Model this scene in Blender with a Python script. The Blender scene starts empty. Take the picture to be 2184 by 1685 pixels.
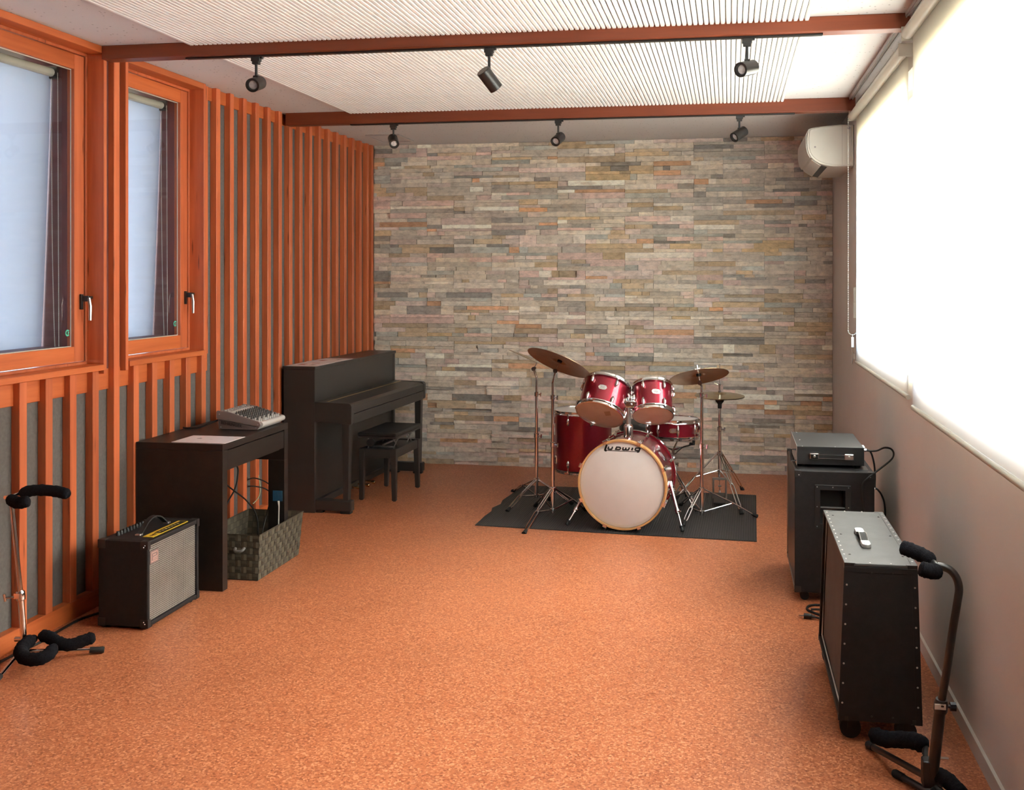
import bpy, bmesh, math, random
from mathutils import Matrix, Vector
random.seed(7)
S = bpy.context.scene
COL = S.collection
PI = math.pi
# ------------------------------------------------------------------ camera, sky, sun, exposure
cam_data = bpy.data.cameras.new('camera')
cam = bpy.data.objects.new('camera', cam_data)
COL.objects.link(cam)
cam.location = (0.0, 0.0, 1.61)
cam.rotation_euler = (PI / 2, 0, math.atan(352.0 / 2130.0))
cam_data.sensor_fit = 'HORIZONTAL'
cam_data.sensor_width = 36.0
cam_data.lens = 36.0 * 2130.0 / 2184.0
cam_data.shift_x = -(1203.0 - 1092.0) / 2184.0
cam_data.shift_y = -(842.5 - 588.0) / 2184.0
cam_data.clip_start = 0.05
S.camera = cam

world = bpy.data.worlds.new('sky')
S.world = world
world.use_nodes = True
wn = world.node_tree
sky = wn.nodes.new('ShaderNodeTexSky')
sky.sky_type = 'NISHITA'
sky.sun_disc = False
sky.sun_elevation = math.radians(38)
sky.sun_rotation = math.radians(75)
sky.altitude = 100
bgn = wn.nodes['Background']
bgn.inputs['Strength'].default_value = 0.75
wn.links.new(sky.outputs['Color'], bgn.inputs['Color'])

sun_data = bpy.data.lights.new('sun', 'SUN')
sun_data.energy = 16.0
sun_data.angle = math.radians(1.5)
sun_data.color = (1.0, 0.965, 0.93)
sun = bpy.data.objects.new('sun', sun_data)
COL.objects.link(sun)
sun.rotation_euler = Vector((-0.82, -0.26, -0.50)).to_track_quat('-Z', 'Y').to_euler()

S.view_settings.view_transform = 'Standard'
S.view_settings.look = 'None'
S.view_settings.gamma = 1.0
S.view_settings.use_curve_mapping = False
S.view_settings.exposure = 2.12

# ------------------------------------------------------------------ helpers
class MB:
    def __init__(s):
        s.v = []; s.f = []
    def add(s, vs, fs):
        b = len(s.v)
        s.v += [Vector(p) for p in vs]
        s.f += [tuple(b + i for i in f) for f in fs]
        return s
    def box(s, x0, y0, z0, x1, y1, z1):
        x0, x1 = min(x0, x1), max(x0, x1); y0, y1 = min(y0, y1), max(y0, y1); z0, z1 = min(z0, z1), max(z0, z1)
        return s.add([(x0, y0, z0), (x1, y0, z0), (x1, y1, z0), (x0, y1, z0), (x0, y0, z1), (x1, y0, z1), (x1, y1, z1), (x0, y1, z1)],
                     [(0, 3, 2, 1), (4, 5, 6, 7), (0, 1, 5, 4), (1, 2, 6, 5), (2, 3, 7, 6), (3, 0, 4, 7)])
    def obox(s, M, hx, hy, hz):
        b = MB().box(-hx, -hy, -hz, hx, hy, hz)
        return s.merge(b, M)
    def merge(s, o, M=None):
        return s.add([(M @ p) if M else p for p in o.v], o.f)
    def tube(s, pts, r, n=8, cap=True, closed=False):
        pts = [Vector(p) for p in pts]
        k = len(pts)
        rs = r if isinstance(r, (list, tuple)) else [r] * k
        t0 = (pts[1] - pts[0]).normalized()
        up = Vector((0, 0, 1)) if abs(t0.z) < 0.9 else Vector((1, 0, 0))
        nrm = (up - t0 * up.dot(t0)).normalized()
        b = len(s.v)
        for i in range(k):
            if closed:
                t = (pts[(i + 1) % k] - pts[i - 1]).normalized()
            elif i == 0: t = t0
            elif i == k - 1: t = (pts[-1] - pts[-2]).normalized()
            else:
                t = (pts[i + 1] - pts[i - 1])
                t = t.normalized() if t.length > 1e-9 else t0
            nrm = nrm - t * nrm.dot(t)
            nrm = nrm.normalized() if nrm.length > 1e-9 else t.orthogonal().normalized()
            bi = t.cross(nrm)
            for j in range(n):
                a = 2 * PI * j / n
                s.v.append(pts[i] + (nrm * math.cos(a) + bi * math.sin(a)) * rs[i])
        for i in range(k if closed else k - 1):
            i2 = (i + 1) % k
            for j in range(n):
                j2 = (j + 1) % n
                s.f.append((b + i * n + j, b + i * n + j2, b + i2 * n + j2, b + i2 * n + j))
        if cap and not closed:
            s.f.append(tuple(b + j for j in reversed(range(n))))
            s.f.append(tuple(b + (k - 1) * n + j for j in range(n)))
        return s
    def lathe(s, prof, n=24, M=None, cap=True):
        b = len(s.v)
        for r, z in prof:
            for j in range(n):
                a = 2 * PI * j / n
                p = Vector((r * math.cos(a), r * math.sin(a), z))
                s.v.append(M @ p if M else p)
        for i in range(len(prof) - 1):
            for j in range(n):
                j2 = (j + 1) % n
                s.f.append((b + i * n + j, b + i * n + j2, b + (i + 1) * n + j2, b + (i + 1) * n + j))
        if cap:
            if prof[0][0] > 1e-6: s.f.append(tuple(b + j for j in reversed(range(n))))
            if prof[-1][0] > 1e-6: s.f.append(tuple(b + (len(prof) - 1) * n + j for j in range(n)))
        return s
    def ring(s, r0, r1, z0, z1, n=40, M=None):
        prof = [(r0, z0), (r1, z0), (r1, z1), (r0, z1), (r0, z0)]
        return s.lathe(prof, n, M, cap=False)
    def prism(s, poly, a, b, M=None):
        # polygon in local xy, extruded along local z from a to b
        n = len(poly)
        vs = [Vector((x, y, a)) for x, y in poly] + [Vector((x, y, b)) for x, y in poly]
        if M: vs = [M @ p for p in vs]
        fs = [tuple(reversed(range(n))), tuple(range(n, 2 * n))] + [(i, (i + 1) % n, n + (i + 1) % n, n + i) for i in range(n)]
        return s.add(vs, fs)
    def stroke(s, pts, w, h, M=None):
        # flat ribbon along a 2d polyline, thickness h along local z
        pts = [Vector((p[0], p[1])) for p in pts]
        L = []; R = []
        for i, p in enumerate(pts):
            d = []
            if i > 0: d.append((p - pts[i - 1]).normalized())
            if i < len(pts) - 1: d.append((pts[i + 1] - p).normalized())
            t = sum(d, Vector((0, 0)))
            t = t.normalized() if t.length > 1e-6 else d[0]
            nn = Vector((-t.y, t.x))
            k = 1.0 / max(0.5, abs(nn.dot(Vector((-d[0].y, d[0].x)))))
            L.append(p + nn * w / 2 * k); R.append(p - nn * w / 2 * k)
        for i in range(len(pts) - 1):
            s.prism([tuple(R[i]), tuple(R[i + 1]), tuple(L[i + 1]), tuple(L[i])], 0, h, M)
        return s
    def mesh(s, name):
        me = bpy.data.meshes.new(name)
        me.from_pydata([tuple(p) for p in s.v], [], s.f)
        me.validate(); me.update()
        return me

ROOTINV = {}
def root_of(o):
    while o.parent: o = o.parent
    return o
def tag(o, label=None, cat=None, group=None, kind=None):
    if label: o['label'] = label
    if cat: o['category'] = cat
    if group: o['group'] = group
    if kind: o['kind'] = kind
def T(name, label, cat, loc=(0, 0, 0), rot=None, group=None, kind=None):
    o = bpy.data.objects.new(name, None)
    o.empty_display_size = 0.05
    COL.objects.link(o)
    M = Matrix.Translation(Vector(loc))
    if rot is not None: M = M @ rot.to_4x4()
    o.matrix_world = M
    ROOTINV[o.name] = M.inverted()
    tag(o, label, cat, group, kind)
    return o
def finish(me, mat, smooth, bm_fix=True):
    if mat is not None:
        for m in (mat if isinstance(mat, (list, tuple)) else [mat]): me.materials.append(m)
    b = bmesh.new(); b.from_mesh(me)
    bmesh.ops.recalc_face_normals(b, faces=b.faces)
    b.to_mesh(me); b.free()
    if smooth:
        me.polygons.foreach_set('use_smooth', [True] * len(me.polygons))
        me.set_sharp_from_angle(angle=math.radians(smooth if smooth > 1 else 40))
def obj(name, mb, mat, par=None, smooth=0, bev=0.0, local=False, label=None, kind=None, seg=2):
    me = mb.mesh(name)
    if par is not None and not local:
        me.transform(ROOTINV[root_of(par).name])
    finish(me, mat, smooth)
    o = bpy.data.objects.new(name, me)
    COL.objects.link(o)
    if par is not None: o.parent = par
    if bev:
        m = o.modifiers.new('bevel', 'BEVEL'); m.width = bev; m.segments = seg; m.limit_method = 'ANGLE'; m.angle_limit = math.radians(35)
        m.harden_normals = False
    tag(o, label=label, kind=kind)
    return o
def solo(name, mb, mat, label, cat, group=None, kind=None, smooth=0, bev=0.0):
    # a thing that is one mesh; its origin goes to the middle of its base
    xs = [p.x for p in mb.v]; ys = [p.y for p in mb.v]; zs = [p.z for p in mb.v]
    loc = Vector(((min(xs) + max(xs)) / 2, (min(ys) + max(ys)) / 2, min(zs)))
    for p in mb.v: p -= loc
    o = obj(name, mb, mat, None, smooth, bev)
    o.location = loc
    ROOTINV[o.name] = Matrix.Translation(loc).inverted()
    tag(o, label, cat, group, kind)
    return o
def share(name, src, par, M=None):
    o = bpy.data.objects.new(name, src.data)
    COL.objects.link(o); o.parent = par
    if M is not None: o.matrix_local = M
    for m in src.modifiers:
        n = o.modifiers.new(m.name, m.type)
        if m.type == 'BEVEL': n.width = m.width; n.segments = m.segments; n.limit_method = 'ANGLE'; n.angle_limit = m.angle_limit
    return o
def dup(root, loc=None):
    # copy of a thing with copies of its parts and sub-parts
    r = root.copy(); COL.objects.link(r)
    if loc is not None: r.location = loc
    for ch in list(root.children):
        c = ch.copy(); COL.objects.link(c); c.parent = r
        for g in list(ch.children):
            d = g.copy(); COL.objects.link(d); d.parent = c
    return r
def frame_z(origin, z, xhint=(1, 0, 0)):
    z = Vector(z).normalized(); x = Vector(xhint); x = (x - z * x.dot(z)).normalized(); y = z.cross(x)
    return Matrix(((x.x, y.x, z.x, origin[0]), (x.y, y.y, z.y, origin[1]), (x.z, y.z, z.z, origin[2]), (0, 0, 0, 1)))
def text_mb(body, size, M, depth=0.0006, bold=0.0):
    cu = bpy.data.curves.new('lettering', 'FONT')
    cu.body = body; cu.size = size; cu.extrude = depth; cu.offset = bold; cu.align_x = 'CENTER'; cu.align_y = 'CENTER'; cu.resolution_u = 2
    o = bpy.data.objects.new('lettering', cu); COL.objects.link(o)
    dg = bpy.context.evaluated_depsgraph_get()
    me = bpy.data.meshes.new_from_object(o.evaluated_get(dg))
    mb = MB().add([M @ v.co for v in me.vertices], [tuple(p.vertices) for p in me.polygons])
    bpy.data.objects.remove(o); bpy.data.curves.remove(cu); bpy.data.meshes.remove(me)
    return mb
def smooth_path(pts, sub=6):
    # Catmull-Rom through the points
    P = [Vector(p) for p in pts]
    P = [P[0] * 2 - P[1]] + P + [P[-1] * 2 - P[-2]]
    out = []
    for i in range(1, len(P) - 2):
        for k in range(sub):
            t = k / sub
            a, b, c, d = P[i - 1], P[i], P[i + 1], P[i + 2]
            out.append(0.5 * ((2 * b) + (c - a) * t + (2 * a - 5 * b + 4 * c - d) * t * t + (3 * b - a - 3 * c + d) * t ** 3))
    out.append(P[-2])
    return out

# ------------------------------------------------------------------ materials
def newmat(name):
    m = bpy.data.materials.new(name); m.use_nodes = True
    nt = m.node_tree
    return m, nt, nt.nodes['Principled BSDF']
def N(nt, t, **kw):
    n = nt.nodes.new(t)
    for k, v in kw.items(): setattr(n, k, v)
    return n
def mapping(nt, scale, coord='Object', rot=(0, 0, 0)):
    tc = N(nt, 'ShaderNodeTexCoord'); mp = N(nt, 'ShaderNodeMapping')
    mp.inputs['Scale'].default_value = scale; mp.inputs['Rotation'].default_value = rot
    nt.links.new(tc.outputs[coord], mp.inputs['Vector'])
    return mp.outputs['Vector']
def noise(nt, vec, scale=1.0, detail=4.0, rough=0.55):
    n = N(nt, 'ShaderNodeTexNoise')
    n.inputs['Scale'].default_value = scale; n.inputs['Detail'].default_value = detail; n.inputs['Roughness'].default_value = rough
    nt.links.new(vec, n.inputs['Vector'])
    return n.outputs['Fac']
def ramp(nt, fac, stops):
    r = N(nt, 'ShaderNodeValToRGB')
    els = r.color_ramp.elements
    els[0].position, els[0].color = stops[0][0], (*stops[0][1], 1)
    els[1].position, els[1].color = stops[-1][0], (*stops[-1][1], 1)
    for p, c in stops[1:-1]:
        e = els.new(p); e.color = (*c, 1)
    nt.links.new(fac, r.inputs['Fac'])
    return r.outputs['Color']
def bump(nt, fac, strength, dist, bsdf):
    b = N(nt, 'ShaderNodeBump')
    b.inputs['Strength'].default_value = strength; b.inputs['Distance'].default_value = dist
    nt.links.new(fac, b.inputs['Height']); nt.links.new(b.outputs['Normal'], bsdf.inputs['Normal'])
def simple(name, col, rough=0.5, metal=0.0, var=0.12, scale=8.0, bmp=0.0, bscale=200.0, bdist=0.001, spec=0.5, coat=0.0, coat_rough=0.1):
    m, nt, b = newmat(name)
    vec = mapping(nt, (1, 1, 1))
    f = noise(nt, vec, scale)
    lo = tuple(max(0, c * (1 - var)) for c in col); hi = tuple(min(1, c * (1 + var)) for c in col)
    nt.links.new(ramp(nt, f, [(0.3, lo), (0.7, hi)]), b.inputs['Base Color'])
    b.inputs['Roughness'].default_value = rough; b.inputs['Metallic'].default_value = metal
    b.inputs['Specular IOR Level'].default_value = spec
    b.inputs['Coat Weight'].default_value = coat; b.inputs['Coat Roughness'].default_value = coat_rough
    if bmp: bump(nt, noise(nt, vec, bscale, 3), bmp, bdist, b)
    return m
def wood(name, dark, mid, light, scale, rough=0.45, knots=True, coat=0.0):
    m, nt, b = newmat(name)
    vec = mapping(nt, scale)
    oi = N(nt, 'ShaderNodeObjectInfo')
    mul = N(nt, 'ShaderNodeVectorMath', operation='MULTIPLY_ADD')
    comb = N(nt, 'ShaderNodeCombineXYZ')
    for k in ('X', 'Y', 'Z'): nt.links.new(oi.outputs['Random'], comb.inputs[k])
    mul.inputs[1].default_value = (37.0, 53.0, 11.0)
    nt.links.new(comb.outputs[0], mul.inputs[0]); nt.links.new(vec, mul.inputs[2])
    f = noise(nt, mul.outputs[0], 1.0, 6, 0.6)
    c = ramp(nt, f, [(0.25, dark), (0.5, mid), (0.75, light)])
    if knots:
        v2 = mapping(nt, (9, 9, 1.6) if scale[2] < scale[0] else (1.6, 9, 9))
        ad = N(nt, 'ShaderNodeVectorMath', operation='ADD')
        nt.links.new(v2, ad.inputs[0]); nt.links.new(mul.outputs[0], ad.inputs[1])
        vo = N(nt, 'ShaderNodeTexVoronoi'); vo.inputs['Scale'].default_value = 0.7
        nt.links.new(ad.outputs[0], vo.inputs['Vector'])
        kr = ramp(nt, vo.outputs['Distance'], [(0.05, (0.25, 0.22, 0.2)), (0.12, (1, 1, 1))])
        mx = N(nt, 'ShaderNodeMix', data_type='RGBA', blend_type='MULTIPLY')
        mx.inputs['Factor'].default_value = 0.8
        nt.links.new(c, mx.inputs['A']); nt.links.new(kr, mx.inputs['B'])
        c = mx.outputs['Result']
    hs = N(nt, 'ShaderNodeHueSaturation')
    mr = N(nt, 'ShaderNodeMapRange'); mr.inputs['To Min'].default_value = 0.84; mr.inputs['To Max'].default_value = 1.14
    nt.links.new(oi.outputs['Random'], mr.inputs['Value']); nt.links.new(mr.outputs[0], hs.inputs['Value'])
    nt.links.new(c, hs.inputs['Color'])
    nt.links.new(hs.outputs['Color'], b.inputs['Base Color'])
    b.inputs['Roughness'].default_value = rough
    b.inputs['Coat Weight'].default_value = coat
    bump(nt, f, 0.12, 0.001, b)
    return m

M_SLAT = wood('stained_wood_upright', (0.40, 0.085, 0.028), (0.54, 0.130, 0.046), (0.65, 0.180, 0.068), (22, 22, 1.3))
M_WOODY = wood('stained_wood_along', (0.38, 0.080, 0.020), (0.52, 0.122, 0.032), (0.62, 0.165, 0.048), (22, 1.3, 22), knots=False)
M_BEAM = wood('stained_beam_wood', (0.15, 0.030, 0.011), (0.20, 0.042, 0.014), (0.25, 0.056, 0.019), (1.3, 22, 22), knots=False)
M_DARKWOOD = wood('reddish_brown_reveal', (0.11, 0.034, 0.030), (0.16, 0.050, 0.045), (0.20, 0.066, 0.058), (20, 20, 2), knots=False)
M_FELT = simple('grey_felt', (0.115, 0.105, 0.098), 0.95, var=0.15, scale=60, bmp=0.25, bscale=500)
M_PLASTER = None
def plaster(name, col, dots):
    m, nt, b = newmat(name)
    vec = mapping(nt, (1, 1, 1))
    c = ramp(nt, noise(nt, vec, 3, 5), [(0.3, tuple(x * 0.96 for x in col)), (0.7, col)])
    if dots:
        vo = N(nt, 'ShaderNodeTexVoronoi'); vo.inputs['Scale'].default_value = 28
        nt.links.new(vec, vo.inputs['Vector'])
        k = ramp(nt, vo.outputs['Distance'], [(0.07, (0.18, 0.17, 0.16)), (0.16, (1, 1, 1))])
        mx = N(nt, 'ShaderNodeMix', data_type='RGBA', blend_type='MULTIPLY'); mx.inputs['Factor'].default_value = 0.75
        nt.links.new(c, mx.inputs['A']); nt.links.new(k, mx.inputs['B']); c = mx.outputs['Result']
    nt.links.new(c, b.inputs['Base Color'])
    b.inputs['Roughness'].default_value = 0.9
    bump(nt, noise(nt, vec, 180, 3), 0.15, 0.001, b)
    return m
M_CEIL = plaster('ceiling_plaster', (0.66, 0.645, 0.64), True)
M_WALLR = plaster('beige_grey_wall_vinyl', (0.64, 0.585, 0.545), False)
M_WHITEWALL = plaster('off_white_plaster', (0.74, 0.70, 0.66), False)
M_RIB = simple('white_rib', (0.84, 0.84, 0.83), 0.6, var=0.03)
M_RIBBACK = simple('panel_backing', (0.10, 0.095, 0.09), 0.9)
def floor_mat():
    m, nt, b = newmat('orange_cork_floor')
    vec = mapping(nt, (1, 1, 1))
    vo = N(nt, 'ShaderNodeTexVoronoi'); vo.inputs['Scale'].default_value = 150
    nt.links.new(vec, vo.inputs['Vector'])
    sep = N(nt, 'ShaderNodeSeparateColor'); nt.links.new(vo.outputs['Color'], sep.inputs[0])
    c = ramp(nt, sep.outputs[0], [(0.0, (0.30, 0.083, 0.036)), (0.25, (0.44, 0.136, 0.058)), (0.7, (0.52, 0.173, 0.076)), (1.0, (0.68, 0.285, 0.145))])
    big = ramp(nt, noise(nt, vec, 2.0, 4), [(0.3, (0.92, 0.92, 0.92)), (0.7, (1.05, 1.05, 1.05))])
    mx = N(nt, 'ShaderNodeMix', data_type='RGBA', blend_type='MULTIPLY'); mx.inputs['Factor'].default_value = 1
    nt.links.new(c, mx.inputs['A']); nt.links.new(big, mx.inputs['B'])
    nt.links.new(mx.outputs['Result'], b.inputs['Base Color'])
    b.inputs['Roughness'].default_value = 0.36
    b.inputs['Specular IOR Level'].default_value = 0.45
    bump(nt, sep.outputs[1], 0.08, 0.001, b)
    return m
M_FLOOR = floor_mat()
def stone_mat():
    m, nt, b = newmat('split_slate')
    at = N(nt, 'ShaderNodeAttribute'); at.attribute_name = 'tint'
    vec = mapping(nt, (5, 5, 9))
    f = noise(nt, vec, 3.2, 10, 0.72)
    g = ramp(nt, f, [(0.28, (0.58, 0.56, 0.54)), (0.5, (1.0, 1.0, 1.0)), (0.75, (1.36, 1.33, 1.27))])
    mx = N(nt, 'ShaderNodeMix', data_type='RGBA', blend_type='MULTIPLY'); mx.inputs['Factor'].default_value = 1
    nt.links.new(at.outputs['Color'], mx.inputs['A']); nt.links.new(g, mx.inputs['B'])
    rust = N(nt, 'ShaderNodeMix', data_type='RGBA')
    rf = ramp(nt, noise(nt, mapping(nt, (4, 4, 9)), 1.7, 5), [(0.60, (0, 0, 0)), (0.74, (0.40, 0.40, 0.40))])
    nt.links.new(rf, rust.inputs['Factor'])
    nt.links.new(mx.outputs['Result'], rust.inputs['A']); rust.inputs['B'].default_value = (0.46, 0.29, 0.16, 1)
    nt.links.new(rust.outputs['Result'], b.inputs['Base Color'])
    b.inputs['Roughness'].default_value = 0.75
    bump(nt, f, 0.8, 0.010, b)
    return m
M_STONE = stone_mat()
M_MORTAR = simple('stone_backing', (0.52, 0.49, 0.45), 0.95)
M_BLACKBROWN = wood('black_brown_veneer', (0.012, 0.009, 0.008), (0.018, 0.013, 0.011), (0.026, 0.018, 0.015), (26, 3, 26), rough=0.38, knots=False)
M_PIANO = simple('satin_black_lacquer', (0.030, 0.027, 0.025), 0.34, var=0.15, scale=4)
M_TOLEX = simple('black_tolex', (0.012, 0.011, 0.012), 0.6, var=0.25, scale=40, bmp=0.4, bscale=420, bdist=0.001, spec=0.35)
M_TOLEX_G = simple('worn_grey_black_tolex', (0.060, 0.060, 0.058), 0.5, var=0.2, scale=14, bmp=0.5, bscale=380, bdist=0.001)
M_RUBBER = simple('black_rubber', (0.012, 0.012, 0.012), 0.7)
M_BLACKPLASTIC = simple('black_plastic', (0.018, 0.018, 0.019), 0.4)
M_BLACKMETAL = simple('black_enamelled_metal', (0.016, 0.015, 0.015), 0.35, var=0.1)
M_CHROME = simple('chrome', (0.76, 0.765, 0.77), 0.12, metal=1.0, var=0.02)
M_STEEL = simple('brushed_steel', (0.55, 0.54, 0.53), 0.32, metal=1.0, var=0.05)
M_FOAM = simple('black_foam', (0.010, 0.010, 0.013), 1.0, var=0.3, scale=120, bmp=0.8, bscale=300, bdist=0.004, spec=0.1)
M_WHITEPLASTIC = simple('white_plastic', (0.62, 0.60, 0.55), 0.45, var=0.03)
M_ALU = simple('aluminium', (0.66, 0.67, 0.68), 0.35, metal=0.9, var=0.03)
M_PAPER = simple('paper', (0.84, 0.79, 0.80), 0.45, var=0.02, coat=0.35)
M_INK = simple('grey_ink', (0.30, 0.27, 0.28), 0.8)
M_REDINK = simple('reddish_print', (0.42, 0.16, 0.12), 0.6)
M_WHITE = simple('white_paint', (0.8, 0.8, 0.8), 0.5, var=0.02)
M_BLACKINK = simple('black_ink', (0.006, 0.006, 0.006), 0.5)
def redwrap():
    m, nt, b = newmat('wine_red_metallic_wrap')
    vec = mapping(nt, (1, 1, 1))
    f = noise(nt, vec, 900, 1)
    nt.links.new(ramp(nt, f, [(0.35, (0.17, 0.005, 0.018)), (0.65, (0.44, 0.018, 0.045))]), b.inputs['Base Color'])
    b.inputs['Metallic'].default_value = 0.8; b.inputs['Roughness'].default_value = 0.33
    b.inputs['Coat Weight'].default_value = 1.0; b.inputs['Coat Roughness'].default_value = 0.06
    return m
M_RED = redwrap()
M_HEADWHITE = simple('coated_drum_head', (0.66, 0.62, 0.60), 0.45, var=0.03, coat=0.2)
M_HEADCLEAR = simple('tan_resonant_head', (0.62, 0.42, 0.30), 0.25, var=0.08, coat=0.5)
M_MAPLE = wood('maple_hoop', (0.52, 0.27, 0.10), (0.62, 0.35, 0.14), (0.70, 0.42, 0.19), (4, 4, 4), rough=0.35, knots=False, coat=0.4)
def bronze(name, col, rough):
    m, nt, b = newmat(name)
    b.inputs['Metallic'].default_value = 1.0
    vec = mapping(nt, (1, 1, 1))
    nt.links.new(ramp(nt, noise(nt, vec, 14, 4), [(0.3, tuple(c * 0.8 for c in col)), (0.7, col)]), b.inputs['Base Color'])
    b.inputs['Roughness'].default_value = rough
    sp = N(nt, 'ShaderNodeVectorMath', operation='LENGTH')
    tc = N(nt, 'ShaderNodeTexCoord'); nt.links.new(tc.outputs['Object'], sp.inputs[0])
    mu = N(nt, 'ShaderNodeMath', operation='MULTIPLY'); mu.inputs[1].default_value = 2200
    si = N(nt, 'ShaderNodeMath', operation='SINE')
    nt.links.new(sp.outputs['Value'], mu.inputs[0]); nt.links.new(mu.outputs[0], si.inputs[0])
    bump(nt, si.outputs[0], 0.15, 0.0004, b)
    return m
M_BRONZE = bronze('aged_bronze', (0.50, 0.30, 0.16), 0.28)
M_BRONZE2 = bronze('pale_bronze', (0.55, 0.47, 0.30), 0.25)
def glass_pane():
    m = bpy.data.materials.new('window_glass'); m.use_nodes = True
    nt = m.node_tree; nt.nodes.remove(nt.nodes['Principled BSDF'])
    out = nt.nodes['Material Output']
    tr = N(nt, 'ShaderNodeBsdfTransparent'); tr.inputs[0].default_value = (0.94, 0.96, 0.95, 1)
    gl = N(nt, 'ShaderNodeBsdfGlossy'); gl.inputs['Roughness'].default_value = 0.02
    fr = N(nt, 'ShaderNodeFresnel'); fr.inputs[0].default_value = 1.45
    mx = N(nt, 'ShaderNodeMixShader')
    ge = N(nt, 'ShaderNodeNewGeometry')                 # no mirror from inside the sheet of glass
    inv = N(nt, 'ShaderNodeMath', operation='SUBTRACT'); inv.inputs[0].default_value = 1.0
    mu = N(nt, 'ShaderNodeMath', operation='MULTIPLY')
    nt.links.new(ge.outputs['Backfacing'], inv.inputs[1]); nt.links.new(inv.outputs[0], mu.inputs[0]); nt.links.new(fr.outputs[0], mu.inputs[1])
    nt.links.new(mu.outputs[0], mx.inputs[0]); nt.links.new(tr.outputs[0], mx.inputs[1]); nt.links.new(gl.outputs[0], mx.inputs[2])
    nt.links.new(mx.outputs[0], out.inputs['Surface'])
    return m
M_GLASS = glass_pane()
def blind_mat(name, tcol, dcol, fac, fwd=0.0):
    m = bpy.data.materials.new(name); m.use_nodes = True
    nt = m.node_tree; nt.nodes.remove(nt.nodes['Principled BSDF'])
    out = nt.nodes['Material Output']
    t = N(nt, 'ShaderNodeBsdfTranslucent'); d = N(nt, 'ShaderNodeBsdfDiffuse')
    vec = mapping(nt, (1, 900, 900))
    c = ramp(nt, noise(nt, vec, 1.0, 2), [(0.35, tuple(x * 0.95 for x in tcol)), (0.65, tcol)])
    nt.links.new(c, t.inputs['Color'])
    d.inputs['Color'].default_value = (*dcol, 1)
    mx = N(nt, 'ShaderNodeMixShader'); mx.inputs[0].default_value = fac
    nt.links.new(t.outputs[0], mx.inputs[1]); nt.links.new(d.outputs[0], mx.inputs[2])
    if fwd:                                        # woven fabric scatters part of the sun onwards, spread about its direction
        rf = N(nt, 'ShaderNodeBsdfRefraction'); rf.inputs['IOR'].default_value = 1.45; rf.inputs['Roughness'].default_value = 0.9
        nt.links.new(c, rf.inputs['Color'])
        m2 = N(nt, 'ShaderNodeMixShader'); m2.inputs[0].default_value = fwd
        nt.links.new(mx.outputs[0], m2.inputs[1]); nt.links.new(rf.outputs[0], m2.inputs[2])
        nt.links.new(m2.outputs[0], out.inputs['Surface'])
    else:
        nt.links.new(mx.outputs[0], out.inputs['Surface'])
    return m
M_BLIND = blind_mat('cream_blind_fabric', (0.80, 0.78, 0.71), (0.66, 0.63, 0.52), 0.45, 0.09)
M_BLIND2 = blind_mat('white_blind_fabric', (0.56, 0.55, 0.60), (0.66, 0.67, 0.70), 0.45)
M_RAIL = simple('beige_blind_hardware', (0.50, 0.47, 0.40), 0.45, var=0.03)
# ================================================================== THE SETTING
XL, XR, YB, YF, ZC = -3.072, 0.82, 8.26, -2.6, 2.735
SF = -3.03                                    # front plane of the battens
# floor
fl = obj('floor', MB().box(-3.40, YF - 0.1, -0.12, 1.05, YB + 0.2, 0.0), M_FLOOR)
tag(fl, 'speckled orange cork floor covering the whole music room', 'floor', kind='structure')
# ceiling with two ribbed acoustic panels
ce = T('ceiling', 'white plaster ceiling with two ribbed acoustic panels between the beams', 'ceiling', (-1.1, 3, ZC), kind='structure')
obj('plaster_slab', MB().box(-3.40, YF - 0.1, ZC, 1.05, YB + 0.2, ZC + 0.12), M_CEIL, ce)
rib_src = {}
def ribbed_panel(y0, y1):
    p = obj('acoustic_panel', MB().box(-2.56, y0, ZC - 0.007, 0.345, y1, ZC - 0.0005), M_RIBBACK, ce)
    n = 121
    pitch = 2.905 / n
    prof = [(-0.0105, 0.007), (0.0105, 0.007), (0.0100, 0.0110), (0.0066, 0.0185), (-0.0066, 0.0185), (-0.0100, 0.0110)]
    src = None
    for i in range(n):
        x = -2.56 + pitch * (i + 0.5)
        if src is None:
            mb = MB()
            A = [(a, 0, -h) for a, h in prof]; B = [(a, y1 - y0, -h) for a, h in prof]
            k = len(prof)
            mb.add(A + B, [tuple(range(k)), tuple(reversed(range(k, 2 * k)))] + [(j, j + k, (j + 1) % k + k, (j + 1) % k) for j in range(k)])
            src = obj('rib', mb, M_RIB, p, local=True)
            o = src
        else:
            o = share('rib', src, p)
        o.location = Vector((x, y0, ZC)) - Vector((-1.1, 3, ZC))
ribbed_panel(2.62, 4.447)
ribbed_panel(4.53, 6.497)

# right wall with three window openings
def wall_with_holes(mb, x0, x1, y0, y1, z0, z1, holes):
    ys = sorted({y0, y1} | {h[0] for h in holes} | {h[1] for h in holes})
    for a, b in zip(ys, ys[1:]):
        hs = [h for h in holes if h[0] <= a + 1e-6 and h[1] >= b - 1e-6]
        if not hs:
            mb.box(x0, a, z0, x1, b, z1)
        else:
            h = hs[0]
            mb.box(x0, a, z0, x1, b, h[2]); mb.box(x0, a, h[3], x1, b, z1)
    return mb
RW = [(2.46, 4.42, 1.145, 2.575), (4.68, 6.45, 1.145, 2.555)]
wr = obj('wall_right', wall_with_holes(MB(), XR, XR + 0.20, YF, YB + 0.2, 0, ZC, RW), M_WALLR)
tag(wr, 'plain beige grey wall under the bright window blinds', 'wall', kind='structure')
bb = T('baseboard_right', 'low pale baseboard along the beige grey wall', 'baseboard', (XR, 3, 0), kind='structure')
obj('baseboard_strip', MB().box(XR - 0.010, YF, 0, XR, YB - 0.02, 0.056), M_WALLR, bb)
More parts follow.
